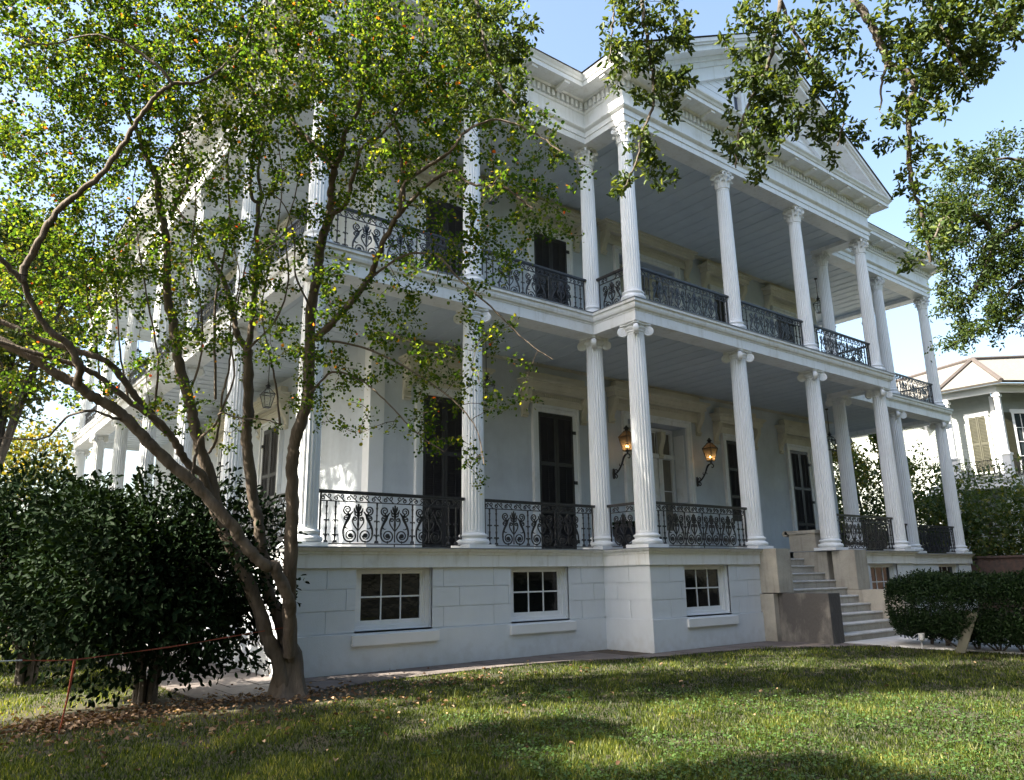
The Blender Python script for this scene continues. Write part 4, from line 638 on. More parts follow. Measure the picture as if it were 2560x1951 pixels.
def shutter_mesh(w_, h, flip):
    key = (round(w_, 3), round(h, 3))
    if key in shut_cache: return shut_cache[key]
    m = MB(); t = .045; st = .075
    m.box(0, st, -t, 0, 0, h); m.box(w_-st, w_, -t, 0, 0, h); zs = [0, .30, h*.30, h*.63, h] if h > 3 else [0, .12, h*.5, h]
    rails = [(0, .16), (h*.28, h*.28+.10), (h*.62, h*.62+.10), (h-.11, h)]
    for a, b in rails: m.box(st, w_-st, -t+.002, -.002, a, b)
    for (a0, a1), (b0, b1) in zip(rails[:-1], rails[1:]):
        n = int((b0-a1)/.052); p = (b0-a1)/n
        for i in range(n):
            z = a1+(i+.5)*p; dz, dy = .021, .014
            m.add([(st, -t/2-dy-.003, z+dz), (w_-st, -t/2-dy-.003, z+dz), (w_-st, -t/2+dy, z-dz+.006), (st, -t/2+dy, z-dz+.006), (st, -t/2-dy, z+dz-.008), (w_-st, -t/2-dy, z+dz-.008), (w_-st, -t/2+dy-.003, z-dz), (st, -t/2+dy-.003, z-dz)],
                  [(3, 2, 1, 0), (4, 5, 6, 7), (0, 1, 5, 4), (1, 2, 6, 5), (2, 3, 7, 6), (3, 0, 4, 7)])
        m.box(w_/2-.008, w_/2+.008, -t/2-.026, -t/2-.014, a1+.05, b0-.05)
    shut_cache[key] = m.mesh('shutter', M['shutter']); return shut_cache[key]
def shutters(fn, uc, hw, z0, zt, hinge=True):
    bk = MB(); bxf(bk, fn, uc-hw, uc+hw, -.0, .012, z0, zt); d = part(bk, 'shutter_door', M['shutter'])  # black sheet stands in for the unlit void behind the louvres
    me = shutter_mesh(hw-.004, zt-z0-.03, 0)
    for s in (0, 1):
        o = bpy.data.objects.new('shutter', me); col.objects.link(o); p = fn(uc-hw if s == 0 else uc+.004, .02, z0+.015); o.location = p
        if fn is fnS:
            o.rotation_euler.z = -math.pi/2; o.location = fn(uc+hw if s == 0 else uc-.004, .02, z0+.015)
        o.location = Vector(o.location)-world_loc(d); o.parent = d
    for zz in (.3, 1.9, 3.3):
        if z0+zz < zt-.1: hg = MB(); bxf(hg, fn, uc+hw-.02, uc+hw+.085, .065, .10, z0+zz, z0+zz+.09); part(hg, 'hinge', M['iron'], d)
DOORS = [(4.77, .62), (8.42, .63), (16.66, .60), (20.42, .59)]
for i, (uc, hw) in enumerate(DOORS):
    opening(fnF, uc, hw, Z1, 5.93, 1.2); opening(fnF, uc, hw, Z2, 11.27, 1.2, blk=True)
    if i == 2:
        pm_ = MB(); bxf(pm_, fnF, uc-hw, uc+hw, 0, .03, Z1, 3.22); bxf(pm_, fnF, uc-hw+.1, uc+hw-.1, .03, .05, Z1+.15, 3.05); part(pm_, 'window_apron', M['white']); shutters(fnF, uc, hw, 3.225, 5.93)
    else: shutters(fnF, uc, hw, Z1, 5.93)
    shutters(fnF, uc, hw, Z2, 11.27)
for y in (9.1, 13.1, 17.1):
    for z0, zt in ((Z1, 5.93), (Z2, 11.27)): opening(fnS, y, .6, z0, zt, 1.15); shutters(fnS, y, .6, z0, zt)
# entrance
for z0, zt in ((Z1, 6.13), (Z2, 11.5)):
    x0, x1 = 11.30, 14.02; uc = (x0+x1)/2
    e = opening(fnF, uc, (x1-x0)/2, z0, zt-.0, 2.12, True, True)
    q = MB()  # inner door frame at the back of the recess
    yb = WY+.60
    q.box(x0, x1, yb-.02, yb+.02, z0, zt)  # back plane
    part(q, 'recess_back', M['white'], e)
    g = MB()
    for a, b in ((x0+.02, x0+.14), (x0+.58, x0+.76), (x1-.76, x1-.58), (x1-.14, x1-.02)): g.box(a, b, yb-.09, yb-.021, z0, zt-.05)
    g.box(x0+.02, x1-.02, yb-.12, yb-.021, zt-.98, zt-.84); g.box(x0+.02, x1-.02, yb-.11, yb-.021, zt-.12, zt-.02); g.box(x0+.14, x0+.58, yb-.07, yb-.021, z0, z0+.75); g.box(x1-.58, x1-.14, yb-.07, yb-.021, z0, z0+.75)
    for jx, s in ((x0, 1), (x1, -1)):
        for (a, b) in ((z0+.15, z0+1.5), (z0+1.65, z0+3.8)): g.box(*sorted((jx, jx+s*.02)), WY+.08, WY+.48, a, b)
    part(g, 'door_frame', M['trim'], e)
    for a in (x0+.57, x1-.77): part(bracket_mb(lambda x, d, z: (x, yb-.09-d, z), a, a+.2, zt-.14, .85, .2), 'bracket', M['cream'], e)
    s = MB()
    for a, b in ((x0+.16, x0+.56), (x1-.56, x1-.16)): s.box(a, b, yb-.034, yb-.0225, z0+.78, zt-1.0); s.box(a, b, yb-.034, yb-.0225, zt-.82, zt-.16)
    s.box(x0+.78, x1-.78, yb-.034, yb-.0225, zt-.82, zt-.16); part(s, 'sidelight', M['curtain'], e)
    mu = MB()
    for a, b in ((x0+.16, x0+.56), (x1-.56, x1-.16)): mu.box(a, b, yb-.05, yb-.035, z0+2.0, z0+2.025)
    for a in np.linspace(x0+.85, x1-.85, 7): mu.box(a-.008, a+.008, yb-.05, yb-.035, zt-.82, zt-.16)
    part(mu, 'glazing_bar', M['white'], e)
    dl = MB()
    for a, b in ((x0+.78, uc-.005), (uc+.005, x1-.78)):
        dl.box(a, b, yb-.05, yb-.0225, z0, zt-1.0)
        for c, d in ((z0+.2, z0+1.1), (z0+1.3, zt-1.15)): dl.box(a+.09, b-.09, yb-.065, yb-.0505, c, d)
    part(dl, 'front_door', M['trim'], e)
# --- staircase
st = MB(); SX0, SX1 = 11.3, 14.25; NR = 11; rz_ = Z1/NR; FY = -3.235; RUN = .29
for k_ in range(1, NR):
    y0 = FY+RUN*(k_-1); st.box(SX0-.0, SX1+.0, y0+.03, -.29, rz_*(k_-1)+.0005*k_, rz_*k_-.045)
for k_ in (1, 2, 3, 4): pass
stair = part(st, 'staircase', M['stone'])
for k_ in range(1, NR):
    y0 = FY+RUN*(k_-1); t = MB(); y1 = y0+RUN+.04
    zt_ = rz_*k_; x0, x1 = (SX0-.0, SX1+.0); pr = [(y0-.0, zt_-.022), (y0+.006, zt_-.006), (y0+.022, zt_), (y1, zt_), (y1, zt_-.044), (y0+.022, zt_-.044), (y0+.006, zt_-.038)]
    t.prism(pr, lambda y, z, x: (x, y, z), x0+.003, x1-.003); part(t, 'step', M['marble'], stair)
for x0, x1, ax in ((10.72, 11.3, 0), (14.25, 14.86, 1)):
    c = MB(); c.box(x0, x1, -2.08, PY-.1, 1.095, 2.10); part(c, 'cheek_block', M['stone'], stair)
    c = MB(); c.box(x0+(.11 if ax == 0 else 0), x1-(0 if ax == 0 else .04), FY+.02, -1.57, 0, 1.085); part(c, 'cheek_block', M['sootstone'] if ax == 0 else M['stone'], stair)
    c = MB(); c.box(x0+.02, x1-.02, -2.06, -1.58, 0, 1.09) if ax == 1 else c.box(x0-.06, x0+.108, -1.95, -1.58, 0, 1.07); part(c, 'cheek_block', M['stone'], stair)
c = MB(); c.box(14.28, 14.78, -1.0, -.2, Z1, 2.58); c.box(14.24, 14.82, -1.04, -.1, 2.58, 2.67); c.tube([(14.24, -.1, 2.6), (14.82, -.1, 2.6)], .085, 12); c.box(14.251, 14.6, -1.3, -.3, 1.0, 2.08)
part(c, 'scroll_block', M['stone'], stair)
c = MB(); c.box(10.9, 11.297, -1.3, -.28, 1.0, 2.08); part(c, 'stair_side_wall', M['stone'], stair)
# ================================================================ LAMPS AND THINGS ON THE PORCH
def lantern_parts(root, s, glass, z0=0, flame=False):
    """tapered four-sided lantern, s = overall scale, bottom at z0"""
    b, t, h, rh = .085*s, .17*s, .40*s, .17*s; fr = MB(); r_ = .0095*s+.002
    cb = [(x*b, y*b, z0) for x, y in ((-1, -1), (1, -1), (1, 1), (-1, 1))]; ct = [(x*t, y*t, z0+h) for x, y in ((-1, -1), (1, -1), (1, 1), (-1, 1))]; cr = [(x*.055*s, y*.055*s, z0+h+rh) for x, y in ((-1, -1), (1, -1), (1, 1), (-1, 1))]
    for i in range(4):
        j = (i+1) % 4; fr.tube([cb[i], ct[i]], r_, 6); fr.tube([ct[i], cr[i]], r_, 6); fr.tube([cb[i], cb[j]], r_*1.1, 6); fr.tube([ct[i], ct[j]], r_*1.35, 6); fr.tube([cr[i], cr[j]], r_, 6)
    fr.box(-b, b, -b, b, z0-.015*s, z0); top = z0+h+rh
    fr.lathe([(.07*s, top-.005), (.055*s, top+.01), (.05*s, top+.06*s), (.085*s, top+.075*s), (.075*s, top+.1*s), (.03*s, top+.13*s), (.035*s, top+.15*s), (.012*s, top+.165*s), (.002, top+.18*s)], 12)
    part_(fr, 'lantern_frame', M['iron'], root, 35)
    g = MB(); k = .96
    for i in range(4):
        j = (i+1) % 4; g.add([tuple(np.array(p)*[k, k, 1]) for p in (cb[i], cb[j], ct[j], ct[i])], [(0, 1, 2, 3)]); g.add([tuple(np.array(p)*[k, k, 1]) for p in (ct[i], ct[j], cr[j], cr[i])], [(0, 1, 2, 3)])
    part_(g, 'lantern_glass', glass, root)
    bn = MB(); bn.tube([(0, 0, z0), (0, 0, z0+.09*s)], .008*s, 6); bn.tube([(-.03*s, 0, z0+.09*s), (.03*s, 0, z0+.09*s)], .007*s, 6); part_(bn, 'burner', M['iron'], root)
    if flame:
        f = MB()
        for x in (-.028*s, .028*s): f.lathe([(.004, 0), (.022*s, .018*s), (.02*s, .035*s), (.003, .065*s)], 8, (x, 0, z0+.095*s))
        part_(f, 'flame', M['flame'], root, True)
        l = bpy.data.lights.new('gas_light', 'POINT'); l.energy = .03; l.color = (1, .55, .22); l.shadow_soft_size = .03
        lo = bpy.data.objects.new('gas_light', l); col.objects.link(lo); lo.location = (0, 0, z0+.2*s); lo.parent = root
def part_(mb, name, m, root, smooth=False): return mb.build(name, m, root, smooth)
def wall_lantern(loc, label):
    root = empty('wall_lantern', loc, 0, label, 'lantern', 'lit gas lanterns beside the entrance')
    # root at the wall plate; bracket reaches out (-y) and up
    a = MB(); main = catmull([(0, -.03, .0), (0, -.14, .02), (0, -.26, .12), (0, -.36, .26), (0, -.44, .42), (0, -.53, .50), (0, -.64, .50), (0, -.69, .43), (0, -.65, .38), (0, -.60, .41)], 6)
    a.tube(main, np.interp(np.linspace(0, 1, len(main)), [0, .3, .5, .6, 1], [.026, .024, .032, .02, .011]), 8)
    for s in (1, -1):
        sp = spiral(.10, s*.085, .075, .02, 1.15, -s*math.pi*.8, s, 22); a.tube([(0, -q[0], q[1]-.01) for q in sp], np.linspace(.02, .010, 22), 7)
    a.lathe([(.001, -.16), (.035, -.14), (.045, 0), (.035, .14), (.001, .16)], 10, (0, -.012, 0)); a.tube([(0, -.36, .26), (0, -.42, .22), (0, -.40, .18)], [.018, .012, .005], 6); a.tube([(0, -.30, .17), (0, -.25, .24), (0, -.28, .28)], [.018, .012, .005], 6)
    a.tube([(0, -.60, .50), (0, -.60, .60)], [.03, .018], 8); a.lathe([(.02, 0), (.045, .02), (.02, .04)], 10, (0, -.60, .545))
    part_(a, 'scroll_arm', M['iron'], root, 40)
    sub = root; h = MB(); lr = empty('lantern_head', (0, -.60, .60)); lr.parent = root
    bpy.data.objects.remove(lr)
    off = MB()
    n0 = set(root.children); lantern_parts(root, 1.0, M['lampglass'], .6, True)
    for c in root.children:
        if c not in n0: c.location.y = -.60
    return root
wall_lantern((14.45, 3.0, 4.42), 'lit gas lantern on a scrolled arm to the right of the entrance door')
wall_lantern((10.66, 3.0, 4.42), 'lit gas lantern left of the entrance, half hidden by a column')
def hanging_lantern(x, y, ztop, zb, label):
    root = empty('hanging_lantern', (x, y, ztop), 0, label, 'lantern', 'unlit lanterns hanging from the gallery ceilings')
    c = MB(); s = .85; top = zb-ztop+(.40+.17+.18)*s; c.lathe([(.001, -.05), (.05, -.04), (.06, -.0)], 12); c.tube([(0, 0, 0), (0, 0, top-.01)], .011, 6); 
    c.tube([(-.05*s, 0, top-.02), (0, 0, top+.05), (.05*s, 0, top-.02)], .006, 5); part_(c, 'hanging_rod', M['iron'], root)
    lantern_parts(root, s, M['clearglass'], zb-ztop); return root
hanging_lantern(5.0, 1.5, 7.24, 5.62, 'lantern hanging in the lower front gallery left of the entrance, behind tree leaves')
hanging_lantern(5.25, 1.5, 12.32, 10.78, 'lantern hanging from the upper gallery ceiling above the left front balcony')
hanging_lantern(20.15, 1.5, 7.24, 5.75, 'lantern hanging in the lower gallery at the right end of the front wall')
hanging_lantern(20.45, 1.5, 12.32, 10.95, 'lantern hanging from the upper gallery ceiling right of the last hooded window')
hanging_lantern(24.1, 1.55, 12.32, 10.95, 'lantern hanging against the sky at the far right corner of the upper gallery')
hanging_lantern(1.4, 6.0, 7.24, 5.82, 'lantern hanging in the lower side gallery, seen between two crape myrtle trunks')
hanging_lantern(1.4, 22.0, 12.32, 10.75, 'lantern hanging far back in the upper side gallery on the left')
# urn on the porch
u = empty('urn', (8.1, .25, Z1), 0, 'black cast urn with a low plant, standing on the porch behind the short corner railing', 'urn')
m = MB(); m.lathe([(.16, 0), (.17, .03), (.07, .06), (.05, .12), (.08, .16), (.17, .22), (.25, .34), (.28, .46), (.31, .5), (.32, .54), (.28, .55), (.26, .5)], 24); part_(m, 'bowl', M['iron'], u, 35)
n = 260; P_ = np.stack([rng.normal(0, .12, n), rng.normal(0, .12, n), .5+rng.random(n)*.14], 1); D_ = unit(np.stack([P_[:, 0]*4, P_[:, 1]*4, np.full(n, .6)], 1)); leaves('plant', P_, D_, unit(rng.normal(0, 1, (n, 3))+[0, 0, 1]), .09, M['camellia'], parent=u)
bx_ = MB(); bx_.box(-.16, .16, -.16, .16, 0, .62); bx_.box(-.18, .18, -.18, .18, .62, .66); bx_.box(-.19, .19, -.19, .19, 0, .05)
o = bx_.build('planter_box', M['shutter'], None, False, (8.75, .25, Z1)); tag(o, 'dark square planter box beside the urn, half hidden by the portico corner column', 'planter')

# ================================================================ GROUND
def sm(a, b, x): t = np.clip((x-a)/(b-a), 0, 1); return t*t*(3-2*t)
EDGE = np.array([(-2.05, -1.95), (-1.4, -2.0), (-.9, -1.85), (1, -1.42), (3.5, -1.3), (4.8, -1.55), (6.1, -2.15), (7.5, -2.35), (9.3, -2.6), (10.5, -3.55), (11.3, -4.1), (14.4, -4.2), (16, -2.9), (30, -2.0)])
def edge(x): return np.interp(x, EDGE[:, 0], EDGE[:, 1])
g = MB(); g.add([(-400, -300, 0), (400, -300, 0), (400, 500, 0), (-400, 500, 0)], [(0, 1, 2, 3)])
tag(g.build('lawn', M['lawn']), kind='structure')
pb = MB(); pt = [(-2.0, 24), (-2.0, -1.8)]+[tuple(e) for e in EDGE[1:]]+[(30, -.3), (-.28, -.3), (-.28, 24)]
pb.add([(x, y, .006) for x, y in pt], [tuple(range(len(pt)))])
sl_ = MB(); rs = random.Random(3)
def slab(x0, x1, y0a, y0b, y1a, y1b, zt):
    g_ = .008; sl_.add([(x0+g_, y0a+g_, 0), (x1-g_, y0b+g_, 0), (x1-g_, y1b-g_, 0), (x0+g_, y1a-g_, 0), (x0+g_, y0a+g_, zt), (x1-g_, y0b+g_, zt+rs.uniform(-.003, .003)), (x1-g_, y1b-g_, zt), (x0+g_, y1a-g_, zt)], [(4, 5, 6, 7), (0, 1, 5, 4), (1, 2, 6, 5), (2, 3, 7, 6), (3, 0, 4, 7)])
x = -.28
while x < 11.2:
    x1 = min(x+rs.uniform(.5, .95), 11.25); back = -.3 if x1 < 6.8 else (-1.66)
    if x < 6.8 < x1: x1 = 6.8
    e0, e1 = edge(x), edge(x1); nrow = 3 if back-min(e0, e1) > .9 else 2; cuts = [0]+sorted(rs.uniform(i-.2, i+.2)/nrow for i in range(1, nrow))+[1]
    for c0, c1 in zip(cuts[:-1], cuts[1:]): slab(x, x1, e0+(back-e0)*c0, e1+(back-e1)*c0, e0+(back-e0)*c1, e1+(back-e1)*c1, .022+rs.uniform(-.004, .004))
    x = x1
y = -1.8
while y < 24:
    y1 = y+rs.uniform(.5, .9); cuts = [-1.97, rs.uniform(-1.5, -1.2), rs.uniform(-.9, -.7), -.3]
    for c0, c1 in zip(cuts[:-1], cuts[1:]): slab(c0, c1, y, y, y1, y1, .022+rs.uniform(-.004, .004))
    y = y1
tag(pb.build('path_bed', M['dirt']), kind='structure'); tag(sl_.build('path', M['slate']), kind='structure')
cw_ = MB(); cw_.box(11.25, 14.45, -14, -3.2, 0, .035); tag(cw_.build('walkway', M['conc']), kind='structure')
# --- grass
def vnoise(x, y, s, seed=0):
    r = np.random.default_rng(seed); ph = r.random(12)*6.28; an = r.random(12)*6.28; fr = (.6+r.random(12)*1.6)/s
    return sum(np.sin((x*math.cos(a)+y*math.sin(a))*f*6.28/2+p) for a, f, p in zip(an, fr, ph))/5
def inlawn(x, y):
    ok = (y < edge(x)+.03) & (x > -2.05) & ~((x > 11.2) & (x < 14.5)); ok |= (x < -1.98+.04*np.sin(y*9)); return ok
N = 680000; d = np.exp(rng.uniform(math.log(2.6), math.log(34), N)); a = rng.uniform(R(-14), R(84), N)
x = CAM[0]+d*np.sin(a); y = CAM[1]+d*np.cos(a); k = inlawn(x, y)
bare = np.exp(-(((x+2.6)/3.0)**2+((y+1.6)/1.5)**2))+np.exp(-(((x+.9)/1.1)**2+((y+2.1)/.7)**2)); k &= (rng.random(N) > bare*1.05) & ((vnoise(x, y, .9, 31)+vnoise(x, y, .25, 32)*.7 < .95) | (rng.random(N) < .35))
x, y, d = x[k], y[k], d[k]; n = len(x); nz = vnoise(x, y, 1.3, 1)+vnoise(x, y, .35, 2)*.6
h = (.022+.026*rng.random(n)+.010*np.clip(nz, -1, 1))*(1+.012*d); h *= 1+.35*np.clip(vnoise(x, y, .5, 33), -.8, 1.5); tall = rng.random(n) < .004+.03*(vnoise(x, y, .3, 34) > 1.0); h[tall] *= 2.4
w_ = (.0020+.0009*d**.75)*(.7+.6*rng.random(n)); th = rng.uniform(0, 6.283, n); ln = h*rng.uniform(.1, .75, n); la = rng.uniform(0, 6.283, n)
b0 = np.stack([x-w_*np.cos(th), y-w_*np.sin(th), np.zeros(n)], 1); b1 = np.stack([x+w_*np.cos(th), y+w_*np.sin(th), np.zeros(n)], 1); tp = np.stack([x+ln*np.cos(la), y+ln*np.sin(la), h], 1)
V = np.stack([b0, b1, tp], 1).reshape(-1, 3); Q = np.arange(3*n).reshape(-1, 3); rc = np.clip(.34+.22*nz+rng.normal(0, .22, n)+.25*bare[k], 0, 1)
tag(quadmesh('grass', V, Q, M['grass'], rc), kind='stuff')
# --- clover in the near right part of the lawn
N = 90000; d = np.exp(rng.uniform(math.log(2.6), math.log(12), N)); a = rng.uniform(R(-5), R(84), N); x = CAM[0]+d*np.sin(a); y = CAM[1]+d*np.cos(a)
az = np.degrees(a); msk = (vnoise(x, y, 1.1, 5)+vnoise(x, y, .4, 6)*.5+(az-38)/30) > .35; k = inlawn(x, y) & msk & (d < 11.5); x, y = x[k], y[k]; n = len(x)
P_ = np.stack([x, y, .02+.05*rng.random(n)], 1); th = rng.uniform(0, 6.283, n); D_ = unit(np.stack([np.cos(th), np.sin(th), rng.normal(0, .3, n)], 1)); N_ = unit(np.stack([rng.normal(0, .35, n), rng.normal(0, .35, n), np.ones(n)], 1))
tag(leaves('clover', P_, D_, N_, .018+.016*rng.random(n), M['clover'], .95, .08), kind='stuff')
# --- fallen leaves
def scatter_litter(cx, cy, sx, sy, n):
    x = rng.normal(cx, sx, n); y = rng.normal(cy, sy, n); return x, y
xs, ys = [], []
for c in ((-3.55, -2.25, .38, .24, 900), (-2.3, -1.9, .9, .3, 500), (-.9, -2.3, .8, .3, 300), (-2.8, -2.9, 1.4, .8, 350), (-1.5, -3.2, 2.5, 1.2, 200), (1.6, -2.2, .5, .3, 60), (2, -5, 4, 2.6, 130), (0, -2, 3, .5, 70)):
    a_, b_ = scatter_litter(*c); xs.append(a_); ys.append(b_)
x = np.concatenate(xs); y = np.concatenate(ys); n = len(x); th = rng.uniform(0, 6.283, n)
P_ = np.stack([x, y, .028+.03*rng.random(n)], 1); D_ = unit(np.stack([np.cos(th), np.sin(th), rng.normal(0, .25, n)], 1)); N_ = unit(np.stack([rng.normal(0, .4, n), rng.normal(0, .4, n), np.ones(n)], 1))
tag(leaves('leaf_litter', P_, D_, N_, .03+.045*rng.random(n), M['litter'], .75, .2), kind='stuff')

# ================================================================ TREES
AX = np.array([math.cos(YAW), -math.sin(YAW), 0]); AY = np.array([math.sin(YAW), math.cos(YAW), 0])
def ellipsoid_pts(b, n, shell=0):
    cx, cy, cz, ra, rd, rv = b[:6]; v = rng.normal(0, 1, (n, 3)); v = unit(v)*(rng.random((n, 1))**(1/3) if not shell else (1-shell*rng.random((n, 1))**2))
    return np.array([cx, cy, cz])+v[:, :1]*ra*AX+v[:, 1:2]*rd*AY+v[:, 2:3]*rv*np.array([0, 0, 1])
def grow(skel, blobs, per, maxd=2.6, sag=.12, rtip=.0022, seg=4):
    """twigs reach from the limbs to points spread through the crown; returns twig mesh builder and twig polylines"""
    nodes_ = []
    for s in skel: nodes_.append(catmull(s[2], 4))
    nodes_ = np.concatenate(nodes_); A = []
    for b in blobs: A.append(ellipsoid_pts(b, max(1, int(b[6]*per))))
    A = np.concatenate(A); d0 = np.array([np.min(np.sum((nodes_-a)**2, 1)) for a in A]); A = A[np.argsort(d0)]
    buf = np.zeros((len(nodes_)+len(A)*5, 3)); buf[:len(nodes_)] = nodes_; cnt = len(nodes_); mb = MB(); tw = []
    for a in A:
        dd = np.sum((buf[:cnt]-a)**2, 1); j = int(np.argmin(dd)); L = math.sqrt(dd[j])
        if L > maxd or L < .05: continue
        p = buf[j].copy(); mid = (p+a)/2+np.array([rng.normal(0, .12), rng.normal(0, .12), rng.normal(-.02, .1)])*L+np.array([0, 0, sag*L])
        t = np.linspace(0, 1, 6)[:, None]; c = (1-t)**2*p+2*t*(1-t)*mid+t*t*a; c[1:5] += rng.normal(0, .02*L, (4, 3))
        mb.tube(c, np.linspace(rtip+.006*min(L, 1.4), rtip, 6), seg, False); tw.append(c); buf[cnt:cnt+5] = c[1:]; cnt += 5
    return mb, tw
def twig_leaves(tw, per, spread, L, up_=.6):
    n = per*len(tw); tw = np.array(tw); i = np.repeat(np.arange(len(tw)), per); t = rng.uniform(.25, 1.0, n)**.7*5*.999; j = t.astype(int); f = (t-j)[:, None]
    P = tw[i, j]*(1-f)+tw[i, np.minimum(j+1, 5)]*f; ax = unit(tw[i, 5]-tw[i, 0]); D = unit(ax*.5+rng.normal(0, .8, (n, 3))+[0, 0, -.15]); P = P+rng.normal(0, spread, (n, 3))
    N = unit(rng.normal(0, .75, (n, 3))+[0, 0, up_]); return P, D, N, L*(.65+.7*rng.random(n))
crape = empty('crape_myrtle', (-.94, -1.99, 0), 0, 'multi-stemmed crape myrtle with smooth brown trunks at the left corner of the mansion', 'tree')
def into(o, root): o.location = -Vector(root.location); o.parent = root; return o
stems = [0, 11, 18, 24]   # indices of the four main stems in the list
tr = MB()
bc = np.array([-.96, -2.02])
tr.lathe([(.36, -.05), (.29, .03), (.235, .10), (.20, .28), (.19, .45), (.165, .6), (.09, .72)], 28, (bc[0], bc[1], 0))
v = tr.v[-1]; ang = np.arctan2(v[:, 1]-bc[1], v[:, 0]-bc[0]); q = 1+.13*np.sin(ang*5+.6)*np.clip(1.1-v[:, 2], 0, 1)+.07*np.sin(ang*11+2)*np.clip(1-v[:, 2]*1.2, 0, 1); v[:, 0] = bc[0]+(v[:, 0]-bc[0])*q; v[:, 1] = bc[1]+(v[:, 1]-bc[1])*q
into(tr.build('trunk_base', M['bark'], None, 60), crape)
brm = MB()
for i, (r0, r1, p) in enumerate(CRAPE):
    c = catmull(p, 6); 
    if i not in stems: c[0] = np.array(p[0])
    rr = r0+(r1-r0)*np.linspace(0, 1, len(c))**.8; jit = rng.normal(0, .006, (len(c), 3))*min(1, r0/.03); c = c+jit
    if i in stems: m = MB(); m.tube(c, rr*(1+.05*np.sin(np.arange(len(c))*.9+i)), 16, True, .06); into(m.build('trunk', M['bark'], None, 60), crape)
    else: brm.tube(c, rr*(1+.06*np.sin(np.arange(len(c))*1.1+i)), 10 if r0 > .03 else 6, True, .05)
into(brm.build('limbs', M['bark'], None, 60), crape)
tm, tw = grow([s for s in CRAPE if s[0] < .08 or s[1] < .04], CRAPE_B, CR_DENS, 2.4, .10, .0028)
into(tm.build('twigs', M['bark'], None, True), crape)
P_, D_, N_, L_ = twig_leaves(tw, CR_LEAF, .05, .042); into(leaves('crown', P_, D_, N_, L_, M['crape'], .95, .10), crape)
# seed heads on thin stalks at twig ends
sb = MB()
for c in [tw[i] for i in rng.choice(len(tw), 260)]:
    for q in range(5):
        p = c[-1]+rng.normal(0, .035, 3)+[0, 0, .03]; sb.tube([c[-1], p], .0015, 3, False); sb.lathe([(.001, -.006), (.0055, 0), (.001, .006)], 5, tuple(p), False)
into(sb.build('seed_heads', M['oakbark'], None), crape)
# live oak: trunk out of the picture to the right of the lawn, limbs overhead
oak = empty('live_oak', (5.5, -14.5, 0), 0, 'live oak whose dark leafy branches hang down in front of the pediment', 'tree')
m = MB(); m.tube(catmull([(5.5, -14.5, -.1), (5.4, -14.4, 1.5), (5.1, -14.0, 3.2), (4.6, -13.2, 4.8)], 6), np.linspace(.62, .42, 19), 18, True, .07); into(m.build('trunk', M['oakbark'], None, 60), oak)
m = MB(); top = OAK[-1][2]
m.tube(catmull([(4.6, -13.2, 4.8), (4.2, -12.5, 7.2), (3.2, -11.2, 8.6), (1.2, -9.6, 8.2), top[6]], 6), np.linspace(.3, .09, 25), 10, True, .06)
m.tube(catmull([(4.6, -13.2, 4.8), (5.6, -12.9, 6.4), (7.0, -12.8, 7.8), (8.6, -13.4, 8.8)], 6), np.linspace(.32, .1, 19), 10, True, .06)
for r0, r1, p in OAK: c = catmull(p, 6); m.tube(c+rng.normal(0, .006, c.shape), np.linspace(r0, r1, len(c)), 8, True, .06)
tm, tw = grow(OAK, OAK_B, 3.0, 1.6, -.05, .0016); m.merge(tm); into(m.build('limbs', M['oakbark'], None, 60), oak)
P_, D_, N_, L_ = twig_leaves(tw, 26, .028, .052, .5); into(leaves('crown', P_, D_, N_, L_, M['oak'], .5, .12), oak)
# sunlit oak at the right edge
ro = empty('oak_tree', (9.3, -9.9, 0), 0, 'sunlit oak with small pale leaves above the neighbouring roof at the right edge', 'tree')
tr0 = np.array(RTREE[0][2][0]); ro.location = (tr0[0]+1.2, tr0[1]-1.0, 0)
m = MB(); bs = np.array(ro.location); m.tube(catmull([bs+[0, 0, -.1], bs+[-.1, .1, 2], bs+[-.4, .4, 3.6], tr0+[.3, -.2, .3], tr0], 5), np.linspace(.3, .07, 21), 14, True, .07); into(m.build('trunk', M['oakbark'], None, 60), ro)
m = MB()
for r0, r1, p in RTREE: c = catmull(p, 6); m.tube(c+rng.normal(0, .004, c.shape), np.linspace(r0, r1, len(c)), 7, True, .06)
tm, tw = grow(RTREE, RTREE_B, 3.2, 2.5, -.02, .003); m.merge(tm); into(m.build('limbs', M['oakbark'], None, 60), ro)
P_, D_, N_, L_ = twig_leaves(tw, 44, .06, .06, .5); into(leaves('crown', P_, D_, N_, L_, M['oak'], .5, .12, r=rng.random(len(P_))*.85), ro)
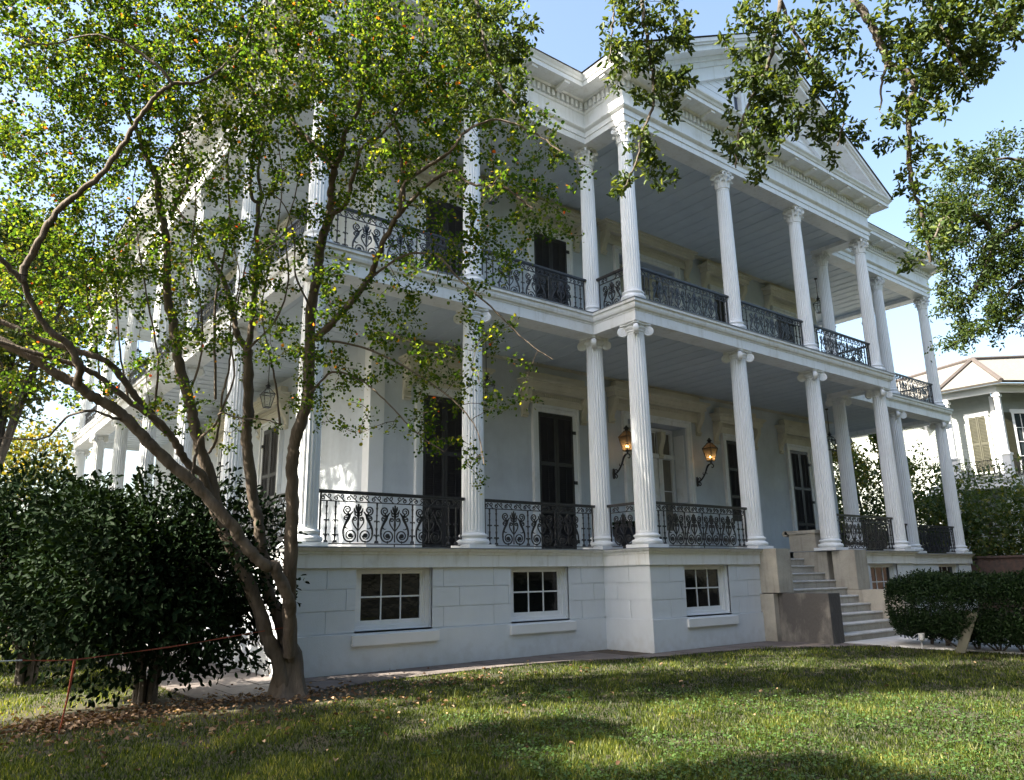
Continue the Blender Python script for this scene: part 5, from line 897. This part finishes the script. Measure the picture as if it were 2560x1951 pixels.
# --- generic shrub / tree from a noisy ellipsoid
def lump(P, s, seed): return vnoise(P[:, 0]+P[:, 2]*.7, P[:, 1]-P[:, 2]*.6, s, seed)
def bush(name, c, r, n, L, m, label, cat, stems_=5, boxy=1.0, group=None, wid=.6, gap=.25, stem_h=None, seed=1, core=.35, bark='oakbark', up_=.5, lumps=.16, hole=0):
    root = empty(name, (c[0], c[1], 0), 0, label, cat, group); c = np.array(c, float); r = np.array(r, float)
    v = unit(rng.normal(0, 1, (n, 3)))
    if boxy != 1: v = np.sign(v)*np.abs(v)**boxy; 
    rad = 1-core*rng.random(n)**1.6; P = v*rad[:, None]*(1+lumps*lump(v*3+seed, 1.4, seed))[:, None]
    dens = lump(v*3, .8, seed+9); P = P[dens > -1+gap]; v = v[dens > -1+gap]; P = P*r+c; P = P[:, :]; k = P[:, 2] > .12
    if hole: k &= rng.random(len(P)) > hole*(vnoise(P[:, 0]+P[:, 1], P[:, 2]*1.4, .7, seed+3) > .45)
    P = P[k]; v = v[k]; nn = len(P)
    P += rng.normal(0, .03, (nn, 3)); D = unit(v*.6+rng.normal(0, .6, (nn, 3))+[0, 0, -.2]); N = unit(v*.7+rng.normal(0, .5, (nn, 3))+[0, 0, up_])
    into(leaves('foliage', P, D, N, L*(.65+.6*rng.random(nn)), m, wid, .1), root)
    sm_ = MB()
    for i in range(stems_):
        a = i*6.283/stems_+seed; b0_ = np.array([c[0]+.10*math.cos(a), c[1]+.10*math.sin(a), -.03]); e = c+r*np.array([.55*math.cos(a), .55*math.sin(a), .25])*.9
        pts = catmull([b0_, b0_*.5+np.array([c[0]+.2*math.cos(a), c[1]+.2*math.sin(a), c[2]*.55])*.5+[0, 0, .0], (b0_+e)/2+[0, 0, .1], e], 5); sm_.tube(pts, np.linspace(.055, .015, len(pts)), 7, True, .08)
        for q in range(7):
            s_ = pts[rng.integers(5, len(pts))]; e2 = c+r*unit(rng.normal(0, 1, 3))*.85; e2[2] = max(e2[2], .3); sm_.tube(catmull([s_, (s_+e2)/2+[0, 0, .06], e2], 4), np.linspace(.014, .003, 9), 4, False)
    into(sm_.build('stems', M[bark], None, True), root); return root
bush('camellia_bush', (-2.55, -1.05, 1.64), (1.62, 1.35, 1.30), 25000, .10, M['camellia'], 'largest camellia bush with glossy dark leaves, behind the leaning crape myrtle limb', 'bush', 6, .82, 'dark camellia bushes left of the mansion', .55, .12, seed=2, core=.8, lumps=.3)
bush('camellia_bush', (-3.55, 2.3, 1.9), (1.45, 1.4, 1.5), 17000, .105, M['camellia'], 'camellia bush at the left edge just behind the largest one', 'bush', 6, .85, 'dark camellia bushes left of the mansion', .55, .15, seed=5, core=.8, lumps=.22)
bush('camellia_bush', (-4.75, 5.6, 1.7), (1.2, 1.5, 1.3), 7000, .11, M['camellia'], 'farthest camellia bush at the left edge with several thin stems showing below', 'bush', 9, .9, 'dark camellia bushes left of the mansion', .55, .15, seed=8, core=.6)
# far trees on the left and beyond
def tree(name, base, crowns, h, r0, n, L, m, label, group='trees beyond the left side of the mansion', bark='oakbark', gap=.35, wid=.7):
    root = empty(name, (base[0], base[1], 0), 0, label, 'tree', group); b = np.array([base[0], base[1], 0.0]); tm_ = MB(); tp = b+[rng.normal(0, .4), rng.normal(0, .4), h]
    tm_.tube(catmull([b+[0, 0, -.1], b*.6+tp*.4+[.3, .1, 0], tp], 6), np.linspace(r0, r0*.55, 13), 12, True, .06); into(tm_.build('trunk', M[bark], None, 60), root)
    lm = MB(); Ps, Ds, Ns = [], [], []
    for ci, (dx, dy, z, rx, rz_) in enumerate(crowns):
        c = b+[dx, dy, z]; lm.tube(catmull([tp-[0, 0, .2], (tp+c)/2+[0, 0, .2], c], 5), np.linspace(r0*.5, .04, 11), 7, True, .06)
        for q in range(9): e = c+unit(rng.normal(0, 1, 3))*[rx*.85, rx*.85, rz_*.85]; lm.tube(catmull([c, (c+e)/2+rng.normal(0, .1*rx, 3), e], 4), np.linspace(.05, .01, 9), 5, False)
        k_ = n//len(crowns); sub = c+unit(rng.normal(0, 1, (26, 3)))*(rng.random((26, 1))**.4)*[rx*.85, rx*.85, rz_*.85]; ii = rng.integers(0, 26, k_)
        v = rng.normal(0, 1, (k_, 3)); P = sub[ii]+v*[rx*.17, rx*.17, rz_*.15]; Ps.append(P); Ds.append(unit(rng.normal(0, 1, (k_, 3)))); Ns.append(unit(rng.normal(0, .7, (k_, 3))+[0, 0, .6]))
    into(lm.build('limbs', M[bark], None, 60), root); P = np.concatenate(Ps); into(leaves('crown', P, np.concatenate(Ds), np.concatenate(Ns), L*(.6+.8*rng.random(len(P))), m, wid, .1), root); return root
tree('tall_tree', (-3.5, 33), [(0, 0, 12, 3.4, 3), (-1.5, 2, 16.5, 3.2, 2.8), (2.4, 2, 15, 2.6, 2.6), (1, 4, 20, 3, 2.6)], 8, .42, 9500, .24, M['yellow'], 'tall pale-barked tree with yellowing leaves beyond the far left end of the mansion')
tree('tall_tree', (-8.5, 27), [(1, 0, 8, 3, 2.6), (2.5, 0, 12, 3, 3), (0, 0, 15, 3.2, 3)], 5.5, .4, 8000, .2, M['shrub'], 'dark green tree at the left edge, nearer than the yellowing one')
tree('tall_tree', (-2.2, 46), [(0, 0, 7, 4, 3.4), (-3.5, 0, 9, 3.5, 3.2), (3, 3, 10, 3.4, 3)], 4.5, .35, 6000, .28, M['yellow'], 'low yellow-green tree glimpsed farthest away below the side gallery')
# boxwood hedge: one clipped row of plants right of the steps
def hedge(name, pts, w_, h, n, L, label):
    root = empty(name, (pts[0][0], pts[0][1], 0), 0, label, 'hedge'); p = np.array(pts, float); seg_ = np.linalg.norm(np.diff(p, axis=0), axis=1); cum = np.concatenate([[0], np.cumsum(seg_)]); T = cum[-1]
    s = rng.uniform(-w_*.45, T+w_*.45, n); a = rng.uniform(0, 6.283, n); px = np.interp(s, cum, p[:, 0]); py = np.interp(s, cum, p[:, 1]); d = (p[-1]-p[0])/np.linalg.norm(p[-1]-p[0]); nn = np.array([-d[1], d[0]])
    over = np.where(s < 0, s, np.where(s > T, s-T, 0)); taper = np.sqrt(np.clip(1-(over/(w_*.47))**2, .02, 1)); rad = 1-.5*rng.random(n)**1.3
    lum = 1+.09*vnoise(s, a*.8, .8, 4)+.05*vnoise(s, a*1.3, .25, 6); ca = np.sign(np.cos(a))*np.abs(np.cos(a))**.7; sa = np.sign(np.sin(a))*np.abs(np.sin(a))**.7
    o = ca*rad*lum*w_/2*taper; z = h*.56+sa*rad*lum*h*.44*(.55+.45*taper); P = np.stack([px+over*d[0]+nn[0]*o, py+over*d[1]+nn[1]*o, z], 1)
    P += rng.normal(0, .02, P.shape); k = ((vnoise(s, z*2.2, .55, 12) < 1.55)) & (z > .10); P = P[k]; nk = len(P); out = unit(np.stack([nn[0]*ca, nn[1]*ca, sa], 1)[k])
    into(leaves('foliage', P, unit(out*.7+rng.normal(0, .6, (nk, 3))+[0, 0, .2]), unit(out+rng.normal(0, .6, (nk, 3))), L*(.7+.6*rng.random(nk)), M['box'], .6, .1), root)
    st_ = MB()
    for i in range(int(T/.42)+1):
        q = i*.42; b_ = np.array([np.interp(q, cum, p[:, 0]), np.interp(q, cum, p[:, 1]), -.02])
        for j in range(4): e = b_+[rng.normal(0, .3), rng.normal(0, .3), .5+rng.random()*.6]; st_.tube(catmull([b_, (b_+e)/2+rng.normal(0, .05, 3), e], 3), np.linspace(.022, .007, 7), 5, True)
    into(st_.build('stems', M['oakbark'], None), root); return root
hedge('boxwood_hedge', [(12.0, -4.75), (11.4, -6.0), (11.2, -8.5), (11.1, -12)], 1.55, 1.48, 120000, .046, 'clipped dark boxwood hedge beside the walkway at the right')
# shrubs between the houses
sh = [(30.5, 8.5, 3.0, 2.2, 3.2, 0), (28.5, 5.4, 3.2, 2.0, 3.4, 1), (30, 3.0, 3.3, 2.1, 3.2, 0), (28.8, .6, 2.8, 2.0, 2.7, 1), (30, -2, 2.9, 2.2, 2.6, 0), (29, -5, 2.4, 2.2, 2.4, 1), (31.5, 11.5, 3.5, 2.4, 3.6, 0)]
lb = ['dark shrub behind the porch columns, left neighbour of the sunlit-topped one', 'dark shrub with a sunlit top showing between the right-hand porch columns', 'dark tall shrub directly left of the last corner column', 'dark shrub directly right of the last corner column, below the grey balcony', 'broad dark shrub under the post of the grey house', 'dark shrub at the right edge above the hedge', 'farthest dark shrub, glimpsed past the end of the front wall']
for i, (x, y, z, rx, rz_, kk) in enumerate(sh):
    bush('evergreen_shrub', (x, y, z), (rx, rx, rz_), 6500, .17, M['shrub'], lb[i], 'shrub', 4, .9, 'tall evergreen shrubs between the two houses', .6, .1+.15*kk, seed=20+i, core=.75, lumps=.28)
tree('slender_tree', (30.2, 6.2), [(0, 0, 6.2, 1.1, 1.3), (.6, .8, 7.4, .8, 1.0)], 4.5, .09, 1500, .17, M['yellow'], 'slender young tree with yellowing leaves before the lit clapboard wall', 'slender trees before the clapboard wall', gap=.3)
tree('slender_tree', (30.4, 4.2), [(0, 0, 6.0, 1.0, 1.2), (-.2, .3, 7.6, .7, .9)], 4.5, .09, 1300, .17, M['shrub'], 'slender young green tree before the lit clapboard wall', 'slender trees before the clapboard wall', gap=.3)
bw_ = MB(); bw_.box(27.2, 27.5, -14, 16, 0, 1.95); bw_.box(27.12, 27.58, -14, 16, 1.95, 2.03); o = bw_.build('brick_wall', M['brick']); tag(o, 'low dark brick garden wall behind the hedge at the right, below the shrubs', 'wall')
# a visible small tree, then unseen trees added to shade lawn and gallery
tree('garden_tree', (-4.0, 10.2), [(0, 0, 6.4, 1.5, 1.2), (-.6, .6, 8.6, 1.7, 1.4), (.7, -.6, 7.6, 1.2, 1.0), (.2, .4, 10.6, 1.5, 1.2), (1.3, .2, 9.6, 1.1, .9)], 4.4, .17, 9000, .12, M['shrub'], 'small dark tree beside the left gallery, behind the crape myrtle limbs', None)
tree('unseen_shade_tree', (-14.7, -2.0), [(-2.3, 2.2, 12, 1.7, 1.4), (-.7, 1.2, 12.2, 1.5, 1.2), (-1.9, -.3, 12, 1.8, 1.4), (-.4, -1.0, 11.8, 1.5, 1.2), (-.6, -2.9, 12, 1.9, 1.4), (1.2, -.9, 12.3, .8, .6), (-3.4, .8, 11.5, 1.7, 1.3), (1.0, -3.9, 12.4, 1.2, .9)], 8, .4, 56000, .16, M['camellia'], 'broad tall unseen tree left of the lawn, added to shade the near grass')
tree('unseen_shade_tree', (-9.8, 7.6), [(0, .5, 9, 3.8, 3), (.5, 2.5, 13, 4.2, 3.2), (0, -1.5, 14.5, 3.8, 3), (0, 1, 18, 4, 3), (0, -2, 20, 4, 3), (-1, -1, 24, 4, 3), (0, -8.6, 19.6, 2.6, 1.9), (0, -8, 22.8, 2.6, 2), (0, -4.6, 15.2, 2.3, 1.7), (0, -6.5, 18.5, 3, 2.2), (0, -6, 22, 3.2, 2.4)], 6, .5, 30000, .2, M['shrub'], 'large unseen oak added to shade the left gallery and hedge, nearer the street', 'unseen trees added to shade the left gallery')
tree('unseen_shade_tree', (-10, 17), [(0, 0, 9, 4, 3), (1, 2.5, 13, 4.2, 3.2), (0, -2, 15, 3.8, 3), (0, 1, 19, 4, 3)], 6, .5, 16000, .2, M['shrub'], 'large unseen oak added to shade the left gallery, at its far end', 'unseen trees added to shade the left gallery')

# ================================================================ SMALL GARDEN THINGS
sk = empty('survey_stake', (-3.78, -2.69, 0), 0, 'thin leaning orange stake stuck in the leaf litter, holding up the tape', 'stake')
m = MB(); q0, q1 = np.array([0, 0, -.05]), np.array(STK_TOP)-np.array([-3.78, -2.69, 0]); m.tube([q0, q0*.5+q1*.5+[.01, 0, 0], q1], [.006, .010, .015], 6); into(m.build('stick', M['orange'], None), empty('tmp')) if 0 else m.build('stick', M['orange'], sk)
m = MB(); T0 = np.array(STK_TOP); T1 = np.array([-1.12, -2.12, .93]); TL = np.array(TAPE_L)
def flat(mb, pts, w_, t):
    p = catmull(pts, 6); V = []
    for i, c in enumerate(p):
        s_ = math.sin(i*.8)*.5; V += [c+[0, 0, w_*(.7+.3*math.cos(i*1.1))], c+[t, t*s_, 0], c-[0, 0, w_*(.7+.3*math.cos(i*1.1))], c-[t, t*s_, 0]]
    mb.add(V, [(4*k+i, 4*k+(i+1) % 4, 4*k+4+(i+1) % 4, 4*k+4+i) for k in range(len(p)-1) for i in range(4)]+[(0, 1, 2, 3), (4*len(p)-1, 4*len(p)-2, 4*len(p)-3, 4*len(p)-4)])
mid = (T0+TL)/2
flat(m, [mid, (mid+T0)/2-[0, 0, .005], T0], .008, .002); flat(m, [T0, T0*.6+T1*.4-[0, 0, .02], T0*.3+T1*.7-[0, 0, .01], T1], .008, .002)
o = m.build('barrier_tape', M['orange']); tag(o, 'orange tape stretched from the grey rope past the stake to the crape myrtle trunk', 'tape')
m = MB(); m.tube(catmull([TL, (TL*2+mid)/3-[0, 0, .01], mid], 5), .008, 6); o = m.build('rope', M['rope']); tag(o, 'grey rope tied to the orange tape at the left edge', 'rope')
sg = empty('garden_sign', (10.71, -5.84, 0), 0, 'small pale sign board tilted backwards on the lawn, leaning in front of the hedge', 'sign')
m = MB(); m.prism([(-.19, .03), (.19, .0), (.19, .70), (.15, .76), (-.15, .76), (-.19, .70)], lambda a, z, t: (a*.68+t*.73+z*.16, a*.73-t*.68-z*.38, z), -.008, .008); m.build('board', M['signm'], sg)
m = MB(); m.tube([(.05, .03, -.1), (.08, -.02, .1), (.14, -.16, .45)], .012, 6); m.build('stake', M['oakbark'], sg)
sp = empty('garden_spotlight', (11.15, -4.95, 0), 0, 'small weathered garden spotlight on a bent spike where the hedge meets the walkway', 'lamp')
m = MB(); m.tube([(0, 0, -.05), (0, 0, .12), (-.03, -.02, .17)], .014, 8); m.build('spike', M['rope'], sp); m = MB(); m.lathe([(.03, 0), (.055, .02), (.065, .13), (.06, .15), (.05, .14)], 14, (-.04, -.03, .16)); m.build('lamp_head', M['rope'], sp, 35)

# ================================================================ NEIGHBOURING HOUSE
nb = empty('grey_house', (34.2, .8, 0), 0, 'grey clapboard house with hipped shingle roof and balcony beyond the shrubs', 'house')
def npart(mb, name, m, smooth=False, parent=None):
    o = mb.build(name, m, None, smooth); attach(o, parent or nb); return o
Cc = np.array([34.2, .8]); dr = np.array([.83, -.55]); dr /= np.linalg.norm(dr); Lc = np.array([34.0, 2.75])
W0 = np.array([34.9, 1.29]); WL = [(41.5, 24), (37.2, 24), (37.2, 5.4), (34.9, 3.3), tuple(W0), tuple(W0+dr*9)]
sd = MB()
for (a, b) in zip(WL[:-1], WL[1:]):
    a = np.array(a); b = np.array(b); d = (b-a)/np.linalg.norm(b-a); n_ = np.array([d[1], -d[0]]); z = 0
    while z < 9.9:
        q = [(a, .035), (b, .035)]; V = [(*(a+n_*.04), z), (*(b+n_*.04), z), (*(b+n_*.018), z+.155), (*(a+n_*.018), z+.155), (*a, z), (*b, z), (*b, z+.155), (*a, z+.155)]
        sd.add(V, [(0, 1, 2, 3), (0, 4, 5, 1), (3, 2, 6, 7)]); z += .155
npart(sd, 'clapboard_wall', M['siding'])
tb = MB()
for p in [WL[2], WL[3], WL[4]]: tb.box(p[0]-.09, p[0]+.06, p[1]-.09, p[1]+.09, 0, 9.6)
sweep(tb, [(35.9, 5.6), (34.0, 3.2), tuple(Cc), tuple(Cc+dr*9)], [(-.06, 9.62), (.06, 9.62), (.06, 9.93), (-.06, 9.93)]); sweep(tb, [(36.9, 24), (36.9, 5.2), (35.9, 5.6)], [(-.06, 9.62), (.06, 9.62), (.06, 9.93), (-.06, 9.93)])
sweep(tb, [(37.2, 7), (35.9, 5.6), (34.0, 3.0), tuple(Cc), tuple(Cc+dr*9)], [(-1.1, 5.18), (.08, 5.18), (.08, 5.5), (.14, 5.52), (.14, 5.6), (-1.1, 5.6)])
npart(tb, 'white_trim', M['white'])
sf = MB(); so_ = [(33.65, 3.1), (33.8, .45), tuple(Cc+dr*9+np.array([-.2, -.35])), tuple(W0+dr*9), tuple(W0), (34.9, 3.3), (37.2, 5.4), (37.2, 24), (36.3, 24), (36.3, 5.9)]
sf.add([(x, y, 9.94) for x, y in so_], [tuple(range(len(so_)))]); npart(sf, 'soffit', M['cream'])
rf = MB(); ev = [(36.2, 24), (36.2, 6.0), (33.6, 3.2), (33.75, .35), tuple(Cc+dr*9+np.array([-.3, -.5]))]; A_ = (37.3, 2.7, 12.15); B_ = (47, -1.0, 13.2); C_ = (44, 10, 13.4); D_2 = (44, 24, 13.4)
E5 = [(x, y, 10.0) for x, y in ev]; rf.add(E5+[A_, B_, C_, D_2, (60, -1, 13.2)], [(2, 3, 5), (3, 4, 5), (4, 6, 5), (1, 2, 5), (0, 1, 7, 8), (1, 5, 7), (5, 6, 7), (4, 9, 6)]); npart(rf, 'shingle_roof', M['shingle'])
ft = MB(); sweep(ft, ev, [(-.05, 9.95), (.05, 9.95), (.10, 10.03), (-.02, 10.03)]); npart(ft, 'gutter', M['roof'])
rd = MB()
for a, b in ((E5[2], A_), (E5[3], A_), (A_, B_), (A_, C_), (E5[1], C_)): a = np.array(a)+[0, 0, .05]; b = np.array(b)+[0, 0, .05]; rd.tube([a, b], .11, 6)
npart(rd, 'ridge_tiles', M['ridge'])
vp = MB(); vp.lathe([(.16, 0), (.16, .5), (.26, .52), (.26, .62), (.05, .7)], 14, (43, 12.5, 13.2)); npart(vp, 'roof_vent', M['white'], 35)
for p in [Cc, np.array([34.02, 3.0]), Cc+dr*2.9]:
    m = MB(); m.box(p[0]-.11, p[0]+.11, p[1]-.11, p[1]+.11, 6.75, 9.62); m.box(p[0]-.17, p[0]+.17, p[1]-.17, p[1]+.17, 5.6, 6.65); m.box(p[0]-.21, p[0]+.21, p[1]-.21, p[1]+.21, 6.65, 6.74); m.box(p[0]-.16, p[0]+.16, p[1]-.16, p[1]+.16, 9.4, 9.5); m.box(p[0]-.09, p[0]+.09, p[1]-.09, p[1]+.09, 0, 5.18)
    npart(m, 'porch_post', M['white'])
def nrail(a, b):
    m = MB(); a = np.array(a); b = np.array(b); L = np.linalg.norm(b-a); d = (b-a)/L; mm = MB(); mm.box(0, L, -.02, .02, 6.46, 6.5); mm.box(0, L, -.015, .015, 6.28, 6.30); mm.box(0, L, -.015, .015, 5.7, 5.72)
    x = .12
    while x < L-.1:
        t = np.linspace(0, 2*math.pi, 14); mm.ribbon(np.stack([x+.09*np.cos(t), 5.99+.27*np.sin(t)], 1), .022, .02); mm.ribbon(np.stack([x+.05*np.cos(t), 6.38+.05*np.sin(t)], 1), .015, .02); mm.box(x+.10, x+.12, -.01, .01, 5.6, 6.46); x += .22
    m.merge(mm, lambda v: np.stack([a[0]+v[:, 0]*d[0]-v[:, 1]*d[1], a[1]+v[:, 0]*d[1]+v[:, 1]*d[0], v[:, 2]], 1)); npart(m, 'balcony_railing', M['iron'])
nrail(Lc+[.02, .2], Cc); nrail(Cc, Cc+dr*2.9); nrail(Cc+dr*2.9, Cc+dr*6)
def nopen(a, b, z0, z1, shut, glass):
    a = np.array(a); b = np.array(b); L = np.linalg.norm(b-a); d = (b-a)/L; n_ = np.array([d[1], -d[0]]); fn = lambda u_, dd, z: (*(a+d*u_+n_*(dd+.04)), z)
    f = MB(); w = .13
    for p, q in ((-w, 0), (L, L+w)): bxf(f, fn, p, q, 0, .07, z0, z1+.16)
    bxf(f, fn, -w-.03, L+w+.03, 0, .09, z1+.0, z1+.2); bxf(f, fn, 0, L, 0, .06, z0, z0+.08); o = npart(f, 'window_casing', M['white'])
    if shut:
        s = MB(); bxf(s, fn, 0, L, .0, .02, z0+.08, z1)
        for p, q in ((0, L/2-.01), (L/2+.01, L)):
            bxf(s, fn, p, p+.05, .021, .06, z0+.08, z1); bxf(s, fn, q-.05, q, .021, .06, z0+.08, z1)
            for zz in (z0+.08, (z0+z1)/2, z1-.1): bxf(s, fn, p+.05, q-.05, .021, .058, zz, zz+.1)
            zz = z0+.22
            while zz < z1-.12: bxf(s, fn, p+.05, q-.05, .021, .045, zz, zz+.035); zz += .07
        npart(s, 'shutter', M['olive'], False, o)
    if glass:
        g = MB(); bxf(g, fn, 0, L, 0, .02, z0+.08, z1); npart(g, 'pane', M['skyglass'], False, o); s = MB()
        for k_ in (1, 2): bxf(s, fn, L*k_/3-.012, L*k_/3+.012, .021, .04, z0+.08, z1)
        for k_ in (1, 2, 3): zz = z0+.08+(z1-z0-.08)*k_/4; bxf(s, fn, 0, L, .021, .045, zz-.014, zz+.014)
        npart(s, 'sash', M['white'], False, o)
        s = MB(); 
        for p, q in ((-.62, -.14),): 
            bxf(s, fn, p, q, .05, .08, z0, z1+.05); zz = z0+.1
            while zz < z1-.05: bxf(s, fn, p+.05, q-.05, .081, .10, zz, zz+.035); zz += .07
        npart(s, 'shutter', M['olive'], False, o)
M['skyglass'] = mat('house_window_glass', (.03, .04, .045), .03, None, bump=.03, bscale=2, spec=1.0)
nopen((34.9, 2.42), (34.9, 1.66), 5.95, 8.72, True, False)
nopen(W0+dr*.92, W0+dr*1.95, 5.95, 8.75, False, True); nopen(W0+dr*3.8, W0+dr*4.8, 5.95, 8.75, False, True)
nopen((37.2, 8.2), (37.2, 7.2), 6.1, 8.7, True, False); nopen((37.2, 12.4), (37.2, 11.4), 6.1, 8.7, True, False); nopen((37.2, 16.6), (37.2, 15.6), 6.1, 8.7, True, False)
nopen(W0+dr*1.6, W0+dr*2.7, 1.6, 4.2, False, True)
bpy.context.view_layer.update()
# unseen oaks added behind the camera to block skylight from the facade
for x, y, s in ((-22, -24, 1.0), (-8, -30, 1.15), (8, -29, 1.1), (22, -24, 1.2), (33, -14, 1.0)):
    tree('sky_blocking_oak', (x, y), [(0, 0, 7*s, 6*s, 3.2*s), (-5*s, 1, 9*s, 5*s, 3*s), (5*s, -1, 9.5*s, 5*s, 3*s), (0, 2, 13*s, 6*s, 3.2*s), (-3, 3, 4*s, 5*s, 2.4*s), (4, 3, 4*s, 5*s, 2.4*s)], 4.5*s, .55, 9000, .75, M['shrub'], 'large unseen oak added behind the photographer to block skylight', 'oaks added behind the photographer to block skylight')
# unseen leaf cover added over the photographer to darken the facade
cn = [(-3, -17, 11, 5, 2), (3, -16, 12, 5, 2.2), (9, -18, 11, 5, 2.2), (0, -21, 13, 6, 2.4), (8, -22, 12.5, 6, 2.4), (13, -16, 10.5, 4, 2), (-8, -19, 10, 4, 2)]
Ps = []
for x, y, z, rx, rz_ in cn: v = unit(rng.normal(0, 1, (5200, 3)))*rng.random((5200, 1))**.4; Ps.append(np.array([x, y, z])+v*[rx, rx, rz_])
P_ = np.concatenate(Ps); n = len(P_); into(leaves('added_canopy', P_, unit(rng.normal(0, 1, (n, 3))), unit(rng.normal(0, .6, (n, 3))+[0, 0, .8]), .22*(.6+.8*rng.random(n)), M['oak'], .5, .1), oak)
m = MB()
for x, y, z, rx, rz_ in cn: m.tube(catmull([(4.6, -13.2, 4.8), ((4.6+x)/2, (-13.2+y)/2, 8.2), (x, y, z)], 5), np.linspace(.3, .08, 11), 9, True, .06)
into(m.build('added_canopy_limbs', M['oakbark'], None, 60), oak)
